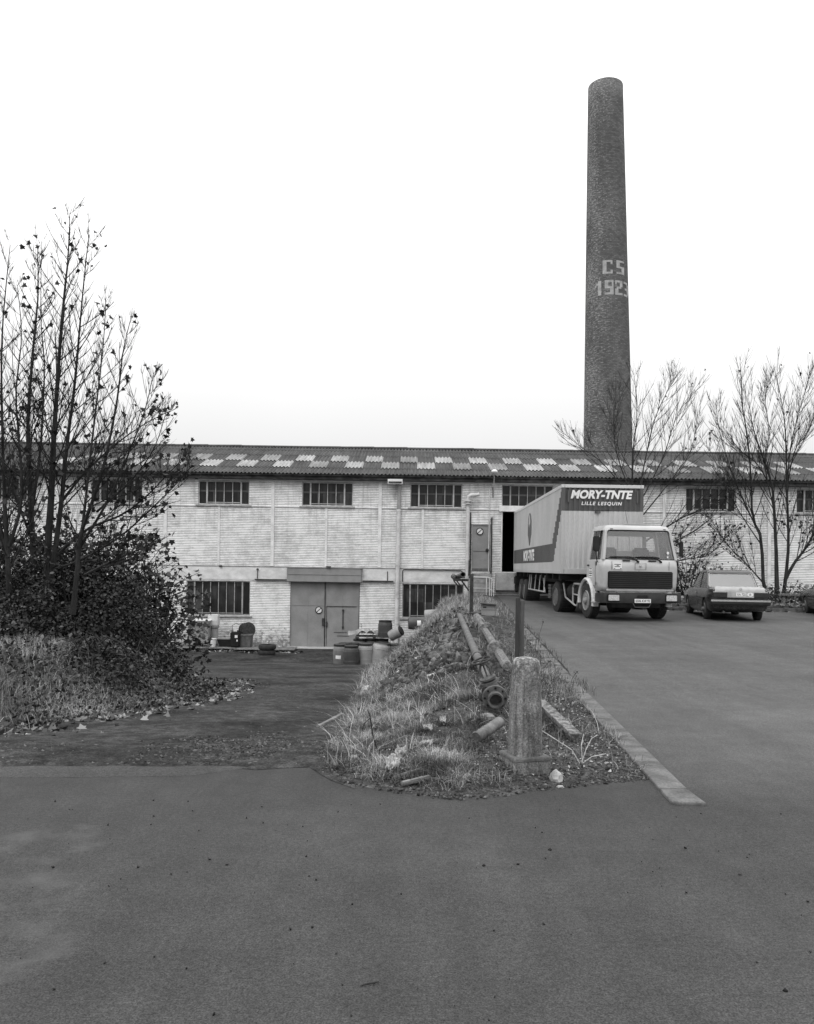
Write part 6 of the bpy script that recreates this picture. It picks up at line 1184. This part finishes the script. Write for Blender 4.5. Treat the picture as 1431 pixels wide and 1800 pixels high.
def gdrum(px, py, Y, h, r, m, label, **k): q = at(px, py, Y); return make_drum(label, (q.x, Y, min(q.z, H(q.x, Y) + .9)), h, r, m, **k)
gdrum(597, 1170, 29.9, .78, .25, M['drum_mid'], 'leftmost standing drum, with a white paper label', lab=True); gdrum(617, 1174, 29.2, .80, .28, M['drum_dark'], 'darkest fat drum standing in front, second from the left'); gdrum(642, 1171, 29.5, .82, .27, M['drum_pale'], 'greyish front drum standing right of the darkest one')
gdrum(663, 1172, 29.6, .86, .32, M['drum_pale'], 'pale drum with rounded bare top, half behind the grass', lid=False, rot=(R_(-6), R_(8), 0))
for k, (px, Y, c, lab) in enumerate(((606, 31.2, 'drum_mid', 'back-row drum with black lid, farthest left'), (622, 31.4, 'drum_dark', 'dark back-row drum, second from the left'), (642, 31.2, 'drum_mid', 'back-row drum behind the greyish front one'), (660, 31.5, 'drum_pale', 'paler back-row drum under the lone upright drum'), (678, 31.3, 'drum_mid', 'back-row drum near the grass, fifth from the left'), (696, 31.2, 'drum_dark', 'back-row drum farthest right, sunk in the grass'))):
    q = at(px, 1150, Y); make_drum(lab, (q.x, Y, max(H(q.x, Y), -2.17)), .76, .27, M[c])
for k, (px, Y, lab) in enumerate(((632, 32.6, 'drum in the last row beside the gate'), (652, 32.8, 'drum in the last row under the dark pallet'), (672, 32.7, 'drum in the last row holding up the pallet on the right'))): q = at(px, 1140, Y); make_drum(lab, (q.x, Y, max(H(q.x, Y), -2.17)), .8, .28, M['drum_mid'])
q = at(658, 1124, 32.7); t = thing('pallet', 'dark pallet lying across the drums by the wall', 'pallet', (q.x, 32.7, -1.31)); mb = MB()
for k in range(6): mb.b2(-.75, .75, -.45 + .16 * k, -.33 + .16 * k, .07, .095)
for x in (-.7, 0, .7): mb.b2(x - .05, x + .05, -.45, .45, 0, .07)
mb.build('board', M['fascia'], t)
gdrum(677, 1120.5, 32.6, .68, .29, M['drum_dark'], 'lone upright dark drum standing on top of the heap'); bpy.data.objects[-1] if 0 else None
q = at(702, 1110, 32.2); make_drum('tilted drum with a pale rim lying at the right end of the heap', (q.x - .38, 32.4, -1.2), .55, .22, M['drum_pale'], rot=(0, R_(62), R_(-20)))
q = at(712, 1105, 30.5); make_drum('big drum lying on its side above the grass, white label on its end', (q.x + .12, 30.5, q.z + .2), .9, .24, M['drum_dark'], rot=(0, R_(90), R_(4)), lid=True, lab=True)
q = at(746, 1088, 31.0); make_drum('pale drum lying in front of the lower right window', (q.x, 31, q.z + .12), .9, .24, M['drum_pale'], rot=(0, R_(88), R_(-3)), lid=False)
q = at(645, 1112, 33.0); mb = MB(); t = thing('tarpaulin', 'crumpled pale plastic sheet on the heap behind the drums', 'sheet', (q.x, 33, -1.2)); bm = bmesh.new(); bmesh.ops.create_grid(bm, x_segments=16, y_segments=8, size=.5)
for v in bm.verts: x, y = v.co.x, v.co.y; v.co = Vector((x * 1.5, y * .8, .1 + .3 * abs(mnoise.noise(Vector((x * 4, y * 4, 2)))) - .2 * abs(x)))
me = bpy.data.meshes.new('sheet'); bm.to_mesh(me); bm.free(); me.materials.append(M['sill']); o = bpy.data.objects.new('sheet', me); COL.objects.link(o); o.parent = t
# ------------------------------------------------------------------ clutter along the lower wall
def on_floor(px, Y): q = at(px, 1140, Y); return Vector((q.x, Y, -2.17))
for k, (x0, x1, Y, lab) in enumerate(((300, 420, 35.6, 'left grey board platform along the wall'), (415, 520, 35.3, 'right grey board platform, nearer the gate'))):
    a, b = on_floor(x0, Y), on_floor(x1, Y); t = thing('board_platform', lab, 'platform', ((a.x + b.x) / 2, Y, -2.17), R_(-1.5 + 3 * k)); w = (b.x - a.x) / 2; mb = MB()
    for j in range(6): mb.rbox((0, -.55 + .22 * j, .11), (2 * w, .2, .03), .006)
    mb.build('board', M['wood'], t); mb = MB()
    for j in range(4): mb.b2(-w + .1 + j * (2 * w - .3) / 3, -w + .2 + j * (2 * w - .3) / 3, -.6, .65, 0, .094)
    mb.build('bearer', M['steel_dark'], t)
q = on_floor(351, 35.9); t = thing('square_tank', 'pale dented square tank with faint dark lettering, left end of the clutter', 'tank', (q.x, 35.9, -2.03), R_(4)); mb = MB(); mb.loft([rect_ring(.44, -.4, .44, .4, .06, .06), rect_ring(.47, -.43, .47, .43, .06, .5), rect_ring(.48, -.44, .48, .44, .06, 1.04), rect_ring(.5, -.46, .5, .46, .06, 1.08), rect_ring(.5, -.46, .5, .46, .06, 1.12)]); mb.build('body', M['drum_pale'], t, smooth=True)
lettering('tank_lettering', 'SS', .7, .34, lambda a, b: (a - .02, -.447, .55 + b), M['rim_dark'], t)
mb = MB(); mb.b2(-.45, .45, -.42, .42, -.08, .055); mb.build('base', M['steel_dark'], t); mb = MB(); mb.rbox((0, 0, 1.14), (1.02, .95, .04), .015); mb.build('rim', M['plate'], t)
q = on_floor(376, 36.2); t = thing('flue_pipe', 'tall stack of pale flue pipe and box leaning on the wall', 'flue', (q.x, 36.2, -2.03)); mb = MB(); mb.lathe([(.2, 0), (.21, .05), (.19, .1), (.19, .75), (.24, .8), (.24, .86)], 20); mb.build('pipe', M['drum_pale'], t, smooth=True); mb = MB(); mb.rbox((-.02, 0, 1.13), (.46, .4, .52), .03); mb.b2(-.24, .21, -.212, -.203, 1.1, 1.115); mb.build('box', M['pipe_white'], t)
q = on_floor(374, 35.3); t = thing('bucket', 'small white bucket in front of the flue pipe', 'bucket', (q.x, 35.3, -2.03)); mb = MB(); mb.lathe([(.11, 0), (.15, .34), (.165, .34), (.165, .37), (.145, .37), (.105, .03), (0, .03)], 20); mb.build('body', M['trim_white'], t, smooth=True)
q = on_floor(399, 35.8); t = thing('trough', 'low black trough with pale rim between bucket and jerrycan', 'trough', (q.x, 35.8, -2.03)); mb = MB(); mb.loft([rect_ring(.3, -.25, .3, .25, .06, 0), rect_ring(.4, -.3, .4, .3, .08, .32)]); mb.build('body', M['plastic'], t, smooth=True); mb = MB(); mb.loft([rect_ring(.41, -.31, .41, .31, .08, .321), rect_ring(.41, -.31, .41, .31, .08, .36)]); mb.build('rim', M['rim'], t, smooth=True)
q = on_floor(414, 35.4); t = thing('jerrycan', 'black square canister with small white labels and wire handle', 'canister', (q.x, 35.4, -2.03)); mb = MB(); mb.rbox((0, 0, .34), (.42, .36, .66), .04); mb.lathe([(.06, .66), (.06, .74)], 12, 'Z', (.12, 0, 0)); mb.build('body', M['black'], t, smooth=True); mb = MB(); mb.b2(0, .12, -.186, -.181, .42, .54); mb.b2(.08, .13, -.186, -.181, .26, .34); mb.build('paper_label', M['plate'], t); mb = MB(); mb.tube([(-.15, 0, .66), (-.16, 0, .95), (0, 0, 1.05), (.2, 0, .98), (.2, 0, .66)], .012, 6); mb.build('handle', M['steel_dark'], t)
q = on_floor(431, 35.7); t = thing('crate_box', 'dark grey square tub right of the black canister', 'tub', (q.x, 35.7, -2.03)); mb = MB(); mb.loft([rect_ring(.27, -.25, .27, .25, .03, 0), rect_ring(.31, -.28, .31, .28, .03, .48), rect_ring(.33, -.3, .33, .3, .03, .49), rect_ring(.33, -.3, .33, .3, .03, .54)]); mb.build('body', M['rim_dark'], t, smooth=True)
q = on_floor(428, 35.9); t = thing('wheel_drum', 'tilted dark reel leaning behind the grey tub', 'reel', (q.x, 36.2, -1.35), 0); t.rotation_euler = (R_(80), R_(25), R_(35)); mb = MB(); mb.lathe([(.34, 0), (.34, .05), (.2, .06), (.2, .3), (.34, .31), (.34, .36)], 24); mb.build('spool', M['steel_dark'], t, smooth=True); mb = MB(); mb.lathe([(.2, .1), (.23, .12), (.23, .24), (.2, .26)], 24); mb.build('winding', M['rim_dark'], t, smooth=True)
for k, (z, lab) in enumerate(((-2.17, 'lower of two old tyres lying on the dirt before the gate'), (-1.94, 'upper of two old tyres lying on the dirt before the gate'))):
    q = on_floor(469 + k, 33.6); t = thing('old_tyre', lab, 'tyre', (q.x, 33.6, z), 0, 'old tyres before the gate'); mb = MB(); mb.lathe([(.22, .02), (.27, 0), (.34, .02), (.37, .07), (.37, .16), (.34, .21), (.27, .23), (.22, .21), (.24, .115), (.22, .02)], 28); mb.build('tyre', M['rubber'], t, smooth=True)
P = np.array([(random.uniform(-10.5, -4.5), random.uniform(34.2, 35.1), -2.15) for _ in range(260)]); stuff(leaves('wall_litter', P, .13, M['litter'], None, 'maple', .3), 'leaves and scraps along the edge of the board platforms', 'litter')
q = onground(650, 1756, 2.0); t = thing('fallen_twig', 'short dark twig lying alone on the street near the bottom edge', 'twig', (q.x, q.y, 0)); mb = MB(); mb.tube([(-.035, -.012, .004), (-.01, .0, .005), (.02, .004, .008), (.034, .016, .006)], [.0018, .003, .0035, .0015], 5); mb.build('stick', M['twig'], t)
P = scatter(9000, (-1.8, 2.6), (5.6, 13), lambda x, y: .9 if inside_mound(x, y) and y > edge_y(x) + .25 else 0); P[:, 2] += .018
stuff(leaves('bank_litter', P, .026, M['grass'], None, 'oval', .45), 'dead leaf bits and chaff lying between the grass tufts of the bank', 'litter')
P = scatter(1100, (1.9, 3.6), (9.2, 24), lambda x, y: .9 if -.3 < x - xkerb(y) < .32 and patch(x, y, 1.3, 40) > -.12 + (.25 if y < 10.5 else 0) else 0); P[:, 2] = [zyard(y) for y in P[:, 1]]
V, Fc = blades(P, .1, .008, 1.6, 1.2); stuff(npmesh('kerb_grass', V, Fc, M['grass'], rnd=np.repeat(np.clip(rng.normal(.4, .22, len(P)), 0, 1), 7)), 'short grass growing over the far part of the kerb line', 'grass')
